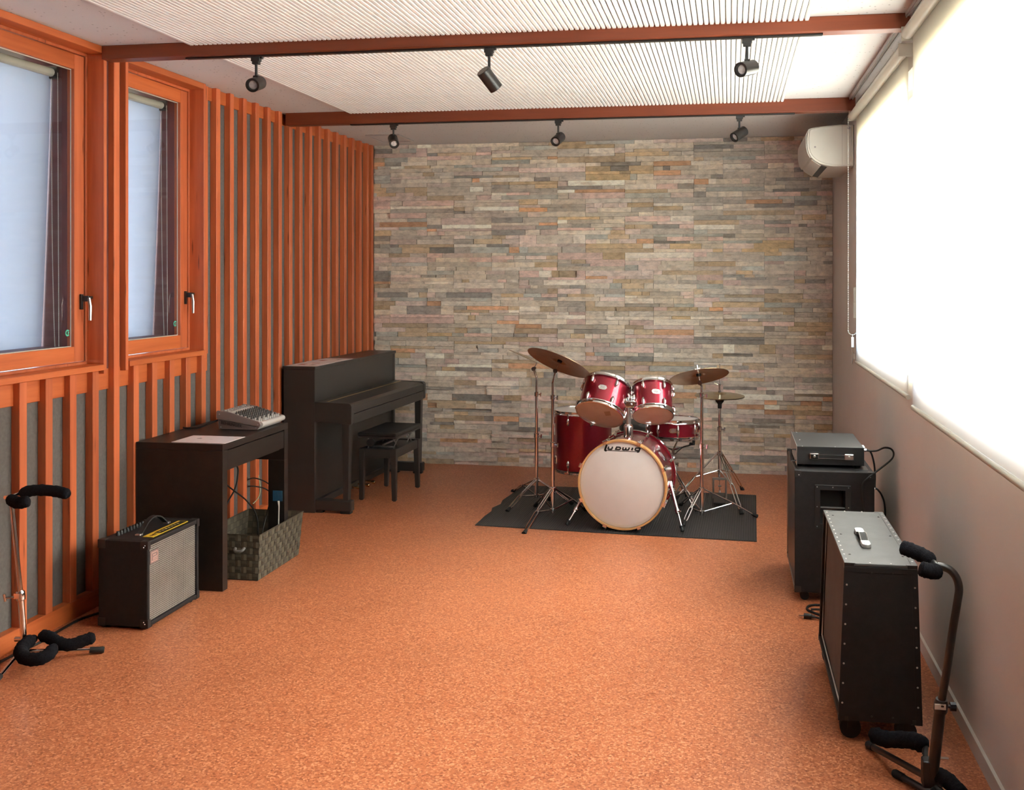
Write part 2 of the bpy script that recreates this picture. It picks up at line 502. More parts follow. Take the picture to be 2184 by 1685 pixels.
obj('top_edge', MB().box(XR - 0.011, YF, 0.056, XR, YB - 0.02, 0.061), M_WHITEPLASTIC, bb)
def alu_window(n, y0, y1, z0, z1, label, mull):
    w = T('window_%d' % n, label, 'window', (XR + 0.12, (y0 + y1) / 2, z0), kind='structure')
    f = MB(); x0, x1, t = XR + 0.09, XR + 0.15, 0.045
    f.box(x0, y0, z0, x1, y1, z0 + t).box(x0, y0, z1 - t, x1, y1, z1).box(x0, y0, z0 + t, x1, y0 + t, z1 - t).box(x0, y1 - t, z0 + t, x1, y1, z1 - t)
    for m in mull: f.box(x0, m - 0.025, z0 + t, x1, m + 0.025, z1 - t)
    fr = obj('window_frame', f, M_ALU, w, bev=0.003)
    ed = [y0 + t] + [q for m in mull for q in (m - 0.025, m + 0.025)] + [y1 - t]
    for a, b in zip(ed[::2], ed[1::2]):
        obj('pane', MB().box(XR + 0.118, a, z0 + t, XR + 0.122, b, z1 - t), M_GLASS, w)
    obj('sill', MB().box(XR + 0.002, y0 + 0.002, z0 + 0.0005, XR + 0.09, y1 - 0.002, z0 + 0.012), M_WHITEPLASTIC, w)
alu_window(4, *RW[0], 'long aluminium window behind the wide cream blind', [])
alu_window(3, *RW[1], 'shorter aluminium window beside the air conditioner behind the narrow blind', [])

# back wall : backing and split slate pieces
wb = T('wall_back', 'wall of stacked split slate strips in grey, beige and rust', 'wall', (-1.1, YB, 0), kind='structure')
obj('wall_core', MB().box(-3.40, YB + 0.022, 0, 1.05, YB + 0.2, ZC), M_MORTAR, wb)
def stone_colour(base):
    pal = [((0.62, 0.56, 0.48), 24), ((0.66, 0.59, 0.49), 16), ((0.50, 0.46, 0.41), 16), ((0.68, 0.56, 0.51), 15), ((0.52, 0.40, 0.26), 12),
           ((0.58, 0.43, 0.25), 7), ((0.70, 0.52, 0.47), 10), ((0.26, 0.25, 0.235), 9), ((0.44, 0.46, 0.43), 8), ((0.66, 0.36, 0.19), 4), ((0.82, 0.76, 0.67), 10)]
    c = random.choices([p[0] for p in pal], [p[1] for p in pal])[0]
    k = random.uniform(0.88, 1.34)
    return tuple(min(0.92, (0.80 * a + 0.20 * b) * k) for a, b in zip(c, base))
stones = []
PH, PW = 0.1502, 0.567
rows = int(math.ceil(ZC / PH))
for r in range(rows):
    z0 = r * PH
    off = -3.07 + (0.0 if r % 2 else -0.33) + random.choice([0, 0, 0.0]) - 0.05
    for k in range(9):
        xa = off + k * PW; xb = xa + PW
        if xb < -3.02 or xa > XR: continue
        base = random.choices([(0.56, 0.49, 0.40), (0.50, 0.39, 0.24), (0.47, 0.46, 0.41), (0.62, 0.52, 0.45), (0.42, 0.37, 0.32)], [5, 3, 3, 3, 2])[0]
        hs = random.choice([(0.036, 0.022, 0.034, 0.0582), (0.0402, 0.030, 0.045, 0.035), (0.028, 0.044, 0.022, 0.0562), (0.050, 0.026, 0.0742), (0.034, 0.0402, 0.038, 0.038), (0.046, 0.034, 0.0252, 0.045)])
        z = z0
        for h in hs:
            if h > 0.055 and random.random() < 0.75:
                sub = [h * 0.42, h * 0.58]; random.shuffle(sub)
            else: sub = [h]
            for hh in sub:
                n = random.choices([1, 2, 3, 4, 5], [0.4, 2.5, 5, 4, 1.5])[0]
                cuts = sorted(random.uniform(0.12, 0.88) for _ in range(n - 1))
                cuts = [0] + [c for i, c in enumerate(cuts) if i == 0 or c - cuts[i - 1] > 0.1] + [1]
                for a, b in zip(cuts, cuts[1:]):
                    sx, ex = max(xa + a * PW, -3.0295), min(xa + b * PW, XR - 0.001)
                    sz, ez = z, min(z + hh, ZC - 0.001)
                    if ex - sx > 0.02 and ez - sz > 0.008:
                        stones.append((sx, ex, sz, ez, stone_colour(base)))
                z += hh
def stone_mb(s):
    sx, ex, sz, ez, c = s
    g = 0.0009
    f = YB + 0.004 - random.uniform(0.0, 0.024)
    b = YB + 0.022
    x0, x1, z0, z1 = sx + g, ex - g, sz + g * 0.7, ez - g * 0.7
    if random.random() < 0.12: x1 -= random.uniform(0, 0.004)
    mb = MB()
    nx = 2 if (ex - sx) < 0.14 else 3
    front = []
    for j, zz in enumerate((z0, z1)):
        for i in range(nx + 1):
            front.append((x0 + (x1 - x0) * i / nx, f + random.uniform(-0.0022, 0.0022), zz + (random.uniform(-0.0009, 0.0009) if 0 < i < nx else 0)))
    m = nx + 1
    back = [(x0, b, z0), (x1, b, z0), (x0, b, z1), (x1, b, z1)]
    v = front + back; o = 2 * m
    fs = [(i, i + 1, m + i + 1, m + i) for i in range(nx)]
    fs += [(0, m, o + 2, o), (nx, o + 1, o + 3, m + nx)]
    fs += [tuple([o, o + 1] + [i for i in reversed(range(m))]), tuple([o + 3, o + 2] + [m + i for i in range(m)])]
    return mb.add(v, fs)
stones.sort(key=lambda s: -((s[1] - s[0]) * (s[3] - s[2])) if (s[0] < 0.55 and s[2] > 0.02) else 0)
def tint(me, cols):
    a = me.attributes.new('tint', 'FLOAT_COLOR', 'POINT')
    flat = []
    for c in cols: flat += [c[0], c[1], c[2], 1.0]
    a.data.foreach_set('color', flat)
for s in stones[:298]:
    mb = stone_mb(s)
    o = obj('stone', mb, M_STONE, wb)
    tint(o.data, [s[4]] * len(mb.v))
rest = MB(); cols = []
for s in stones[298:]:
    mb = stone_mb(s); rest.merge(mb); cols += [s[4]] * len(mb.v)
o = obj('small_stones', rest, M_STONE, wb, kind='stuff')
tint(o.data, cols)

# unseen wall behind the camera, its dark felt invented to cut bounce light
wf = obj('wall_front', MB().box(-3.40, YF - 0.15, 0, 1.05, YF, ZC), M_FELT)
tag(wf, 'unseen wall behind the camera, dark grey felt added to cut bounce light', 'wall', kind='structure')

# left wall : felt backing, battens, aprons, rails, window linings
W1 = (3.30, 4.4935, 1.147, ZC - 0.0005); W2 = (4.6505, 5.4405, 1.147, ZC - 0.0005)
wl = T('wall_left', 'wall of orange stained vertical battens over grey felt', 'wall', (XL, 3, 0), kind='structure')
obj('felt_backing', wall_with_holes(MB(), -3.40, XL, YF, YB + 0.2, 0, ZC, [W1, W2]), M_FELT, wl)
PITCH = 0.1683
def slat(y, z0, z1, w=0.047):
    obj('slat', MB().box(XL + 0.0005, y, z0, SF, y + w, z1), M_SLAT, wl, bev=0.002, seg=1)
for i in range(-11, 27):
    y = 3.881 + PITCH * i
    if i == 26: y = 8.196
    if -4 < i <= 3 or 5 <= i <= 9:
        slat(y, 0.085, 1.1465)
    else:
        slat(y, 0.085, ZC - 0.001)
def along(name, x0, x1, y0, y1, z0, z1, mat=None):
    return obj(name, MB().box(x0, y0, z0, x1, y1, z1), mat or M_WOODY, wl, bev=0.0015, seg=1)
along('bottom_rail', XL, SF + 0.001, 1.9, YB - 0.02, 0.0, 0.085)
along('apron', XL + 0.0002, XL + 0.011, 3.28, 5.512, 1.045, 1.147)
along('header_rail', XL + 0.0002, XL + 0.012, 5.512, YB - 0.01, 2.655, ZC - 0.001)
obj('face_board', MB().box(XL + 0.0002, 5.441, 1.147, XL + 0.016, 5.512, ZC - 0.001), M_SLAT, wl, bev=0.0015, seg=1)
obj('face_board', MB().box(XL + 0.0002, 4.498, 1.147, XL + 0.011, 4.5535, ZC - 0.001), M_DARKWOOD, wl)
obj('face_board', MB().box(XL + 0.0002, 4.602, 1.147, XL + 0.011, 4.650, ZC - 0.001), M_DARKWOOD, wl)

def wood_window(n, y0, y1, label, handle_y):
    # y0..y1: clear opening between the jamb linings
    z0, z1 = 1.175, 2.700
    w = T('window_%d' % n, label, 'window', (XL, (y0 + y1) / 2, z0), kind='structure')
    xb = -3.118
    lin = 0.0235
    P = lambda name, mb, mat=M_SLAT, bev=0.0015: obj(name, mb, mat, w, bev=bev, seg=1)
    P('jamb_lining', MB().box(-3.40, y1, 1.128, SF + 0.001, y1 + lin, ZC - 0.001))
    P('jamb_lining', MB().box(-3.40, y0 - lin, 1.128, SF + 0.001, y0, ZC - 0.001))
    P('head_lining', MB().box(-3.40, y0, z1, SF + 0.001, y1, ZC - 0.001), M_WOODY)
    P('sill_board', MB().box(-3.40, y0, 1.147, SF + 0.010, y1, z0), M_WOODY)
    # stop bead and sash
    s = 0.014
    st = MB().box(xb - 0.02, y0, z0, xb, y1, z0 + s).box(xb - 0.02, y0, z1 - s, xb, y1, z1).box(xb - 0.02, y0, z0 + s, xb, y0 + s, z1 - s).box(xb - 0.02, y1 - s, z0 + s, xb, y1, z1 - s)
    P('stop_bead', st)
    a0, a1, c0, c1 = y0 + s + 0.004, y1 - s - 0.004, z0 + s + 0.004, z1 - s - 0.004
    t = 0.073
    xs0, xs1 = xb - 0.045, xb - 0.006
    sash = P('sash_stile', MB().box(xs0, a1 - t, c0, xs1, a1, c1))
    P('sash_stile', MB().box(xs0, a0, c0, xs1, a0 + t, c1))
    P('sash_rail', MB().box(xs0, a0 + t, c0, xs1, a1 - t, c0 + t), M_WOODY)
    P('sash_rail', MB().box(xs0, a0 + t, c1 - t, xs1, a1 - t, c1), M_WOODY)
    g0, g1, h0, h1 = a0 + t, a1 - t, c0 + t, c1 - t
    obj('pane', MB().box(xb - 0.030, g0, h0, xb - 0.026, g1, h1), M_GLASS, w)
    gk = 0.004
    obj('gasket', MB().box(xb - 0.026, g0, h0, xb - 0.0225, g1, h0 + gk).box(xb - 0.026, g1 - gk, h0 + gk, xb - 0.0225, g1, h1).box(xb - 0.026, g0, h0 + gk, xb - 0.0225, g0 + gk, h1).box(xb - 0.026, g0, h1 - gk, xb - 0.0225, g1, h1), M_RAIL, w)
    # outer reveal in darker wood
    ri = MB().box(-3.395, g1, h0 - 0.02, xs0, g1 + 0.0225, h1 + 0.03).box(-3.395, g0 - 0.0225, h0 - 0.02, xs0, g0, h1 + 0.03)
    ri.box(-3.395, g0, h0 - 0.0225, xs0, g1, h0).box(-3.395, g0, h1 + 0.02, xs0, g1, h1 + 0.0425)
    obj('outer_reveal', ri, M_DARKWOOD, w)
    # lever handle
    hz = 1.49
    hb = obj('handle_plate', MB().box(xb - 0.006, a1 - 0.036, hz - 0.045, xb + 0.006, a1 - 0.020, hz + 0.03).box(xb + 0.006, a1 - 0.034, hz - 0.006, xb + 0.040, a1 - 0.022, hz + 0.022).box(xb + 0.018, a1 - 0.022, hz + 0.006, xb + 0.034, a1 + 0.012, hz + 0.020), M_BLACKMETAL, w, bev=0.002, label='dark handle plate')
    obj('handle_lever', MB().tube([(xb + 0.040, a1 - 0.028, hz + 0.012), (xb + 0.046, a1 - 0.028, hz - 0.03), (xb + 0.046, a1 - 0.028, hz - 0.098)], [0.007, 0.0085, 0.007], 8), M_STEEL, hb, smooth=40, label='steel lever')
    # green ring sticker on the glass
    Mx = frame_z((xb - 0.0255, g1 - 0.024, h0 + 0.068), (1, 0, 0), (0, 1, 0))
    k = MB()
    pts = [(0.0125 * math.cos(a), 0.0125 * math.sin(a)) for a in [math.radians(40 + q * 20) for q in range(15)]]
    k.stroke(pts, 0.0075, 0.0008, Mx)
    k.stroke([(0.003, -0.004), (0.008, 0.004)], 0.008, 0.0008, Mx)
    obj('round_sticker', k, simple('green_sticker', (0.06, 0.42, 0.28), 0.5), w, label='small green ring sticker')
    return g0, g1, h0, h1
G1 = wood_window(1, 3.3235, 4.470, 'larger wood framed window cut off by the photo edge', 4.4)
G2 = wood_window(2, 4.674, 5.417, 'narrower wood framed window above the desk', 5.3)

def inner_blind(g, label):
    g0, g1, h0, h1 = g
    t = T('roller_blind', label, 'blind', (-3.25, (g0 + g1) / 2, h0 - 0.018), group='roller blinds behind the wood windows')
    e = g1 - 0.003
    n = 14
    mb = MB(); vs = []
    for i in range(n + 1):
        k = i / n
        z = h1 - 0.005 + (h0 - 0.018 - h1) * k
        x = -3.247 - 0.050 * k * k - 0.010 * math.sin(k * 3)
        ye = e - 0.002 - 0.010 * max(0, k - 0.8) ** 2 * 5
        vs += [(x, g0 + 0.03, z), (x - 0.004, (g0 + e) / 2, z), (x, ye, z)]
    fs = []
    for i in range(n):
        for j in range(2): fs.append((3 * i + j, 3 * i + j + 1, 3 * i + j + 4, 3 * i + j + 3))
    mb.add(vs, fs)
    o = obj('blind_fabric', mb, M_BLIND2, t, smooth=60)
    md = o.modifiers.new('thickness', 'SOLIDIFY'); md.thickness = 0.0008
    obj('roller_tube', MB().tube([(-3.236, g0 + 0.02, h1 - 0.016), (-3.236, e - 0.016, h1 - 0.016)], 0.021, 16), M_RAIL, t, smooth=40)
    obj('bracket', MB().box(-3.262, e - 0.014, h1 - 0.045, -3.205, g1 - 0.001, h1 + 0.012), M_BLACKPLASTIC, t, bev=0.002)
    for q, x in enumerate((-3.236, -3.203)):
        c = MB()
        zt, zb = h1 - 0.02, (h0 - 0.012)
        m = 230
        for i in range(m):
            k = i / (m - 1)
            z = zt + (zb - zt) * k
            xx = x + (0.006 * k if q else 0.018 * k * k * k) 
            c.box(xx - 0.0014, g1 - 0.014 - 0.0014, z - 0.0021, xx + 0.0014, g1 - 0.014 + 0.0014, z + 0.0021)
        obj('bead_chain', c, M_WHITEPLASTIC, t)
inner_blind(G1, 'white roller blind behind the larger window nearest the camera')
inner_blind(G2, 'white roller blind behind the narrower window above the desk')

# ceiling beams with lamp tracks
def beam(y, zb, label, t0, t1, ty):
    b = T('trim_%d' % (1 if y < 5 else 2), label, 'beam', (-1.1, y, zb), kind='structure')
    obj('beam_timber', MB().box(SF + 0.002, y, zb, XR - 0.035, y + 0.08, ZC - 0.0005), M_BEAM, b, bev=0.003)
    obj('lamp_track', MB().box(t0, ty - 0.014, zb - 0.008, t1, ty + 0.014, zb - 0.0002), M_BLACKMETAL, b, bev=0.001, label='black lamp track under the beam')
beam(4.45, 2.668, 'stained ceiling beam nearer the camera with a black lamp track', -2.60, 0.404, 4.49)
beam(6.50, 2.650, 'stained ceiling beam nearer the stone wall with a black lamp track', -2.567, 0.414, 6.54)
# ================================================================== THINGS ON CEILING AND WALLS
def spotlight(x, y, zt, zhead, d, label, first):
    t = T('spotlight', label, 'lamp', (x, y, zt), group='black track spotlights under the ceiling beams')
    d = Vector(d).normalized()
    obj('track_adapter', MB().box(x - 0.022, y - 0.013, zt - 0.030, x + 0.022, y + 0.013, zt - 0.0082).box(x + 0.020, y - 0.009, zt - 0.018, x + 0.034, y + 0.009, zt - 0.0082).box(x - 0.017, y - 0.012, zt - 0.044, x + 0.017, y + 0.012, zt - 0.030), M_BLACKPLASTIC, t, bev=0.002)
    C = Vector((x, y, zhead))
    perp = Vector((0, 0, 1)) - d * d.z
    perp = perp.normalized() if perp.length > 0.05 else Vector((1, 0, 0))
    obj('stem', MB().tube([(x, y, zt - 0.043), (x, y, zhead + 0.022)], 0.0065, 10), M_BLACKPLASTIC, t, smooth=40)
    obj('swivel_joint', MB().tube([(x - 0.012, y, zhead + 0.030), (x + 0.012, y, zhead + 0.030)], 0.011, 12), M_BLACKPLASTIC, t, smooth=40)
    L, R = 0.105, 0.033
    M = frame_z(C - d * (L * 0.48), d, (1, 0.3, 0.1))
    h = obj('lamp_head', MB().lathe([(0.0, 0.0), (R - 0.002, 0.0), (R, 0.002), (R, L), (R - 0.010, L), (R - 0.012, L - 0.014), (0.0, L - 0.014)], 28, M, cap=False), M_BLACKMETAL, t, smooth=35)
    obj('lens', MB().lathe([(0.0, L - 0.0135), (R - 0.0125, L - 0.0135), (R - 0.0125, L - 0.012), (0.010, L - 0.010), (0.0, L - 0.0095)], 20, M, cap=False), simple('lens_glass', (0.55, 0.55, 0.56), 0.15, var=0.25, scale=60), h, smooth=35)
tcam = lambda x, y: Vector((-x, -y, 0)).normalized()
def aim(x, y, lat, dep, dn):
    # lateral, depth and vertical parts of the pointing direction, in room axes
    return (lat, dep, dn)
spotlight(-2.240, 4.49, 2.668, 2.531, (0.10, -0.93, -0.30), 'black track spotlight nearest the wood windows, under the nearer beam', 1)
spotlight(-1.092, 4.49, 2.668, 2.517, (0.46, 0.55, -0.68), 'black spotlight turned towards the stone wall, mid nearer beam', 0)
spotlight(0.078, 4.49, 2.668, 2.527, (-0.52, -0.80, -0.26), 'black track spotlight nearest the bright blinds, under the nearer beam', 0)
spotlight(-2.262, 6.54, 2.650, 2.530, (0.38, -0.78, -0.50), 'black spotlight under the far beam, nearest the battens', 0)
spotlight(-1.120, 6.54, 2.650, 2.518, (-0.20, -0.85, -0.42), 'black spotlight at the middle of the far beam', 0)
spotlight(0.066, 6.54, 2.650, 2.524, (-0.62, -0.60, -0.48), 'black spotlight under the far beam, nearest the air conditioner', 0)

# ceiling hatch near the stone wall
hx0, hx1, hy0, hy1 = -2.865, -2.585, 7.605, 7.99
h = T('ceiling_hatch', 'small white access hatch in the ceiling above the piano', 'hatch', ((hx0 + hx1) / 2, (hy0 + hy1) / 2, ZC - 0.012))
f = MB(); w = 0.016
f.box(hx0, hy0, ZC - 0.011, hx1, hy0 + w, ZC - 0.0005).box(hx0, hy1 - w, ZC - 0.011, hx1, hy1, ZC - 0.0005).box(hx0, hy0 + w, ZC - 0.011, hx0 + w, hy1 - w, ZC - 0.0005).box(hx1 - w, hy0 + w, ZC - 0.011, hx1, hy1 - w, ZC - 0.0005)
obj('hatch_frame', f, M_ALU, h, bev=0.002)
obj('hatch_lid', MB().box(hx0 + w + 0.002, hy0 + w + 0.002, ZC - 0.006, hx1 - w - 0.002, hy1 - w - 0.002, ZC - 0.0005), M_CEIL, h)

# curtain rail on the ceiling
rl = MB()
for a, b in ((2.4, 4.446), (4.534, 6.47)):
    rl.box(0.742, a, ZC - 0.018, 0.768, b, ZC - 0.0005)
    rl.box(0.744, a, ZC - 0.024, 0.749, b, ZC - 0.018); rl.box(0.761, a, ZC - 0.024, 0.766, b, ZC - 0.018)
solo('curtain_rail', rl, M_ALU, 'slim aluminium rail on the ceiling above the roller blinds', 'rail', bev=0.0015)

# roller blinds of the beige grey wall
def big_blind(xf, y0, y1, zt, zb, label, chain, lip=0.0):
    t = T('roller_blind', label, 'blind', (xf, (y0 + y1) / 2, zb), group='cream roller blinds over the long windows')
    R = 0.026
    obj('roller_tube', MB().tube([(xf - 0.020, y0, zt), (xf - 0.020, y1, zt)], R, 20), M_RAIL, t, smooth=40)
    for yy, s in ((y0, -1), (y1, 1)):
        obj('bracket', MB().box(xf - 0.045, yy, zt - 0.030, XR - 0.001, yy + s * 0.006, zt + 0.030), M_RAIL, t, bev=0.002)
    n = 24; vs = []
    for i in range(n + 1):
        z = zt + (zb + 0.012 - zt) * i / n
        for j in range(13):
            vs.append((xf + 0.0012 * math.sin(j * 0.9) * (i / n), y0 + 0.012 + (y1 - y0 - 0.024) * j / 12, z))
    fs = [(13 * i + j, 13 * i + j + 1, 13 * i + j + 14, 13 * i + j + 13) for i in range(n) for j in range(12)]
    obj('blind_fabric', MB().add(vs, fs), M_BLIND, t, smooth=60)
    obj('bottom_rail', MB().tube([(xf, y0 + 0.010, zb), (xf, y1 - 0.010, zb)], 0.011, 12), M_RAIL, t, smooth=40)
    if chain:
        yc = y1 + 0.016
        zl = 1.265
        pts = []
        for i in range(60): pts.append((xf - 0.046, yc, zt - (zt - zl) * i / 59))
        for i in range(1, 9):
            a = PI * i / 9; pts.append((xf - 0.020 - 0.026 * math.cos(a), yc, zl - 0.026 * math.sin(a)))
        for i in range(60): pts.append((xf + 0.006, yc, zl + (zt - zl) * i / 59))
        c = MB()
        dense = []
        for a, b in zip(pts, pts[1:]):
            a = Vector(a); b = Vector(b); m = max(1, int((b - a).length / 0.008))
            dense += [a + (b - a) * k / m for k in range(m)]
        for p in dense: c.box(p.x - 0.0022, p.y - 0.0022, p.z - 0.0028, p.x + 0.0022, p.y + 0.0022, p.z + 0.0028)
        ch = obj('bead_chain', c, M_WHITEPLASTIC, t)
        obj('chain_weight', MB().box(xf - 0.028, yc - 0.004, zl - 0.105, xf - 0.012, yc + 0.004, zl - 0.040).box(xf - 0.022, yc - 0.001, zl - 0.042, xf - 0.018, yc + 0.001, zl - 0.024), M_WHITEPLASTIC, ch, bev=0.002)
    return t
big_blind(0.785, 4.612, 6.47, 2.610, 1.070, 'narrower cream roller blind beside the air conditioner', True)
big_blind(0.768, 2.38, 4.425, 2.640, 1.052, 'wide cream roller blind nearer the camera, cut off by the frame', False)
# cleat and remote holder on the wall by the chain
rm = T('remote_control', 'slim white remote control in a holder on the wall behind the bead chain', 'remote', (0.81, 6.72, 1.34))
obj('holder', MB().box(0.795, 6.695, 1.335, XR - 0.001, 6.745, 1.44), M_WHITEPLASTIC, rm, bev=0.003)
obj('remote_body', MB().box(0.798, 6.70, 1.44, 0.815, 6.74, 1.535), M_WHITEPLASTIC, rm, bev=0.003)
obj('display', MB().box(0.7972, 6.706, 1.495, 0.798, 6.734, 1.525), M_STEEL, rm)
ct = T('cord_cleat', 'small white cord cleat on the wall below the bead chain', 'cleat', (0.81, 6.80, 1.03))
obj('cleat_base', MB().box(0.806, 6.793, 1.06, XR - 0.001, 6.807, 1.10), M_WHITEPLASTIC, ct, bev=0.002)
obj('cleat_horns', MB().tube([(0.797, 6.80, 1.03), (0.802, 6.80, 1.06), (0.802, 6.80, 1.10), (0.797, 6.80, 1.13)], [0.003, 0.005, 0.005, 0.003], 8), M_WHITEPLASTIC, ct, smooth=40)

# air conditioner
def air_conditioner():
    y0, y1 = 6.86, 7.66
    t = T('air_conditioner', 'white wall air conditioner in the corner above the narrower blind', 'air conditioner', (0.68, (y0 + y1) / 2, 2.335))
    prof = [(0.818, 2.612), (0.735, 2.616), (0.60, 2.606), (0.545, 2.598), (0.526, 2.590), (0.517, 2.560), (0.513, 2.520), (0.515, 2.470),
            (0.524, 2.430), (0.540, 2.402), (0.565, 2.378), (0.600, 2.358), (0.640, 2.345), (0.690, 2.338), (0.740, 2.338), (0.818, 2.340)]
    M = Matrix(((1, 0, 0, 0), (0, 0, 1, 0), (0, 1, 0, 0), (0, 0, 0, 1)))
    obj('body', MB().prism(prof, y0, y1, M), M_WHITEPLASTIC, t, bev=0.004, smooth=35)
    # raised end cap outline
    off = [(0.80, 2.606), (0.735, 2.609), (0.60, 2.600), (0.553, 2.592), (0.536, 2.584), (0.530, 2.560), (0.526, 2.520), (0.528, 2.472), (0.536, 2.436), (0.551, 2.410), (0.574, 2.388), (0.606, 2.368), (0.644, 2.355), (0.692, 2.348), (0.80, 2.348)]
    obj('end_cap', MB().prism(off, y0 - 0.006, y0 - 0.0002, M), M_WHITEPLASTIC, t, bev=0.002, smooth=35)
    obj('cap_seam', MB().box(0.7415, y0 - 0.0066, 2.348, 0.743, y0 - 0.0058, 2.609), M_INK, t)
    obj('front_panel', MB().prism([(0.5255, 2.592), (0.5085, 2.555), (0.5065, 2.52), (0.509, 2.468), (0.518, 2.427), (0.534, 2.399), (0.5375, 2.402), (0.5215, 2.43), (0.5125, 2.47), (0.510, 2.52), (0.512, 2.555), (0.5275, 2.59)], y0 + 0.004, y1 - 0.004, M), M_WHITEPLASTIC, t, smooth=35)
    obj('air_outlet', MB().prism([(0.607, 2.3535), (0.648, 2.3415), (0.649, 2.3435), (0.608, 2.3555)], y0 + 0.05, y1 - 0.05, Matrix.Translation((0, 0, -0.004)) @ M), M_BLACKPLASTIC, t)
    obj('louver', MB().prism([(0.545, 2.392), (0.605, 2.351), (0.609, 2.353), (0.549, 2.395)], y0 + 0.03, y1 - 0.03, Matrix.Translation((0, 0, -0.005)) @ M), M_WHITEPLASTIC, t, smooth=35)
    obj('mark', MB().box(0.561, y0 - 0.0068, 2.464, 0.572, y0 - 0.0058, 2.475), M_INK, t, label='small square mark on the end cap')
    obj('screw_cap', MB().lathe([(0, 0), (0.010, 0), (0.010, 0.002), (0, 0.002)], 14, frame_z((0.785, y0 - 0.0078, 2.592), (0, 1, 0))), M_INK, t, smooth=30)
    obj('wall_plate', MB().box(0.8185, y0 - 0.004, 2.345, 0.8197, y1, 2.612), M_BLACKPLASTIC, t)
air_conditioner()
# ================================================================== FURNITURE AND AMPLIFIERS ON THE LEFT
# desk
def desk():
    x0, x1, y0, y1, h = -3.027, -2.545, 4.735, 5.500, 0.750
    t = T('desk', 'black brown writing desk with one drawer standing against the battens', 'desk', ((x0 + x1) / 2, (y0 + y1) / 2, 0))
    B = M_BLACKBROWN
    obj('desk_top', MB().box(x0, y0, h - 0.034, x1, y1, h), B, t, bev=0.0015)
    obj('side_panel', MB().box(x0, y0, 0, x1, y0 + 0.050, h - 0.0345), B, t, bev=0.0015)
    obj('front_leg', MB().box(x1 - 0.100, y1 - 0.050, 0, x1, y1, 0.5395), B, t, bev=0.0015)
    obj('back_leg', MB().box(x0, y1 - 0.050, 0, x0 + 0.080, y1, 0.5395), B, t, bev=0.0015)
    obj('side_apron', MB().box(x0, y1 - 0.050, 0.540, x1, y1, h - 0.0345), B, t, bev=0.0015)
    dr = obj('drawer', MB().box(x1 - 0.020, y0 + 0.053, 0.612, x1 - 0.002, y1 - 0.053, h - 0.040).box(x1 - 0.30, y0 + 0.07, 0.620, x1 - 0.021, y1 - 0.07, h - 0.05), B, t, bev=0.0012)
    obj('back_panel', MB().box(x0 + 0.012, y0 + 0.051, 0.56, x0 + 0.028, y1 - 0.051, h - 0.035), B, t)
    obj('drawer_case', MB().box(x0 + 0.03, y0 + 0.051, 0.598, x1 - 0.03, y1 - 0.051, 0.611), B, t)
    obj('drawer_runner', MB().box(x1 - 0.28, y1 - 0.069, 0.63, x1 - 0.03, y1 - 0.0515, 0.66), M_STEEL, t)
desk()
# sheet on the desk
def sheet(name, label, cx, cy, w, l, z, rot, prints, tilt=0.0):
    t = T(name, label, 'paper', (cx, cy, z), Matrix.Rotation(rot, 3, 'Z'))
    s = obj('sheet', MB().box(-w / 2, -l / 2, 0, w / 2, l / 2, 0.0016), M_PAPER, t, local=True)
    for (a, b, c, d, m) in prints:
        obj('printed_mark', MB().box(a * w, b * l, 0.0016, c * w, d * l, 0.0019), m, t, local=True)
sheet('paper_sheet', 'white laminated sheet lying flat near the front edge of the desk', -2.692, 4.865, 0.297, 0.215, 0.7502, 0.0,
      [(-0.25, 0.02, -0.16, 0.10, M_INK), (-0.235, 0.12, -0.20, 0.17, M_INK), (0.02, -0.05, 0.07, 0.03, simple('faint_ink', (0.58, 0.52, 0.54), 0.6))])

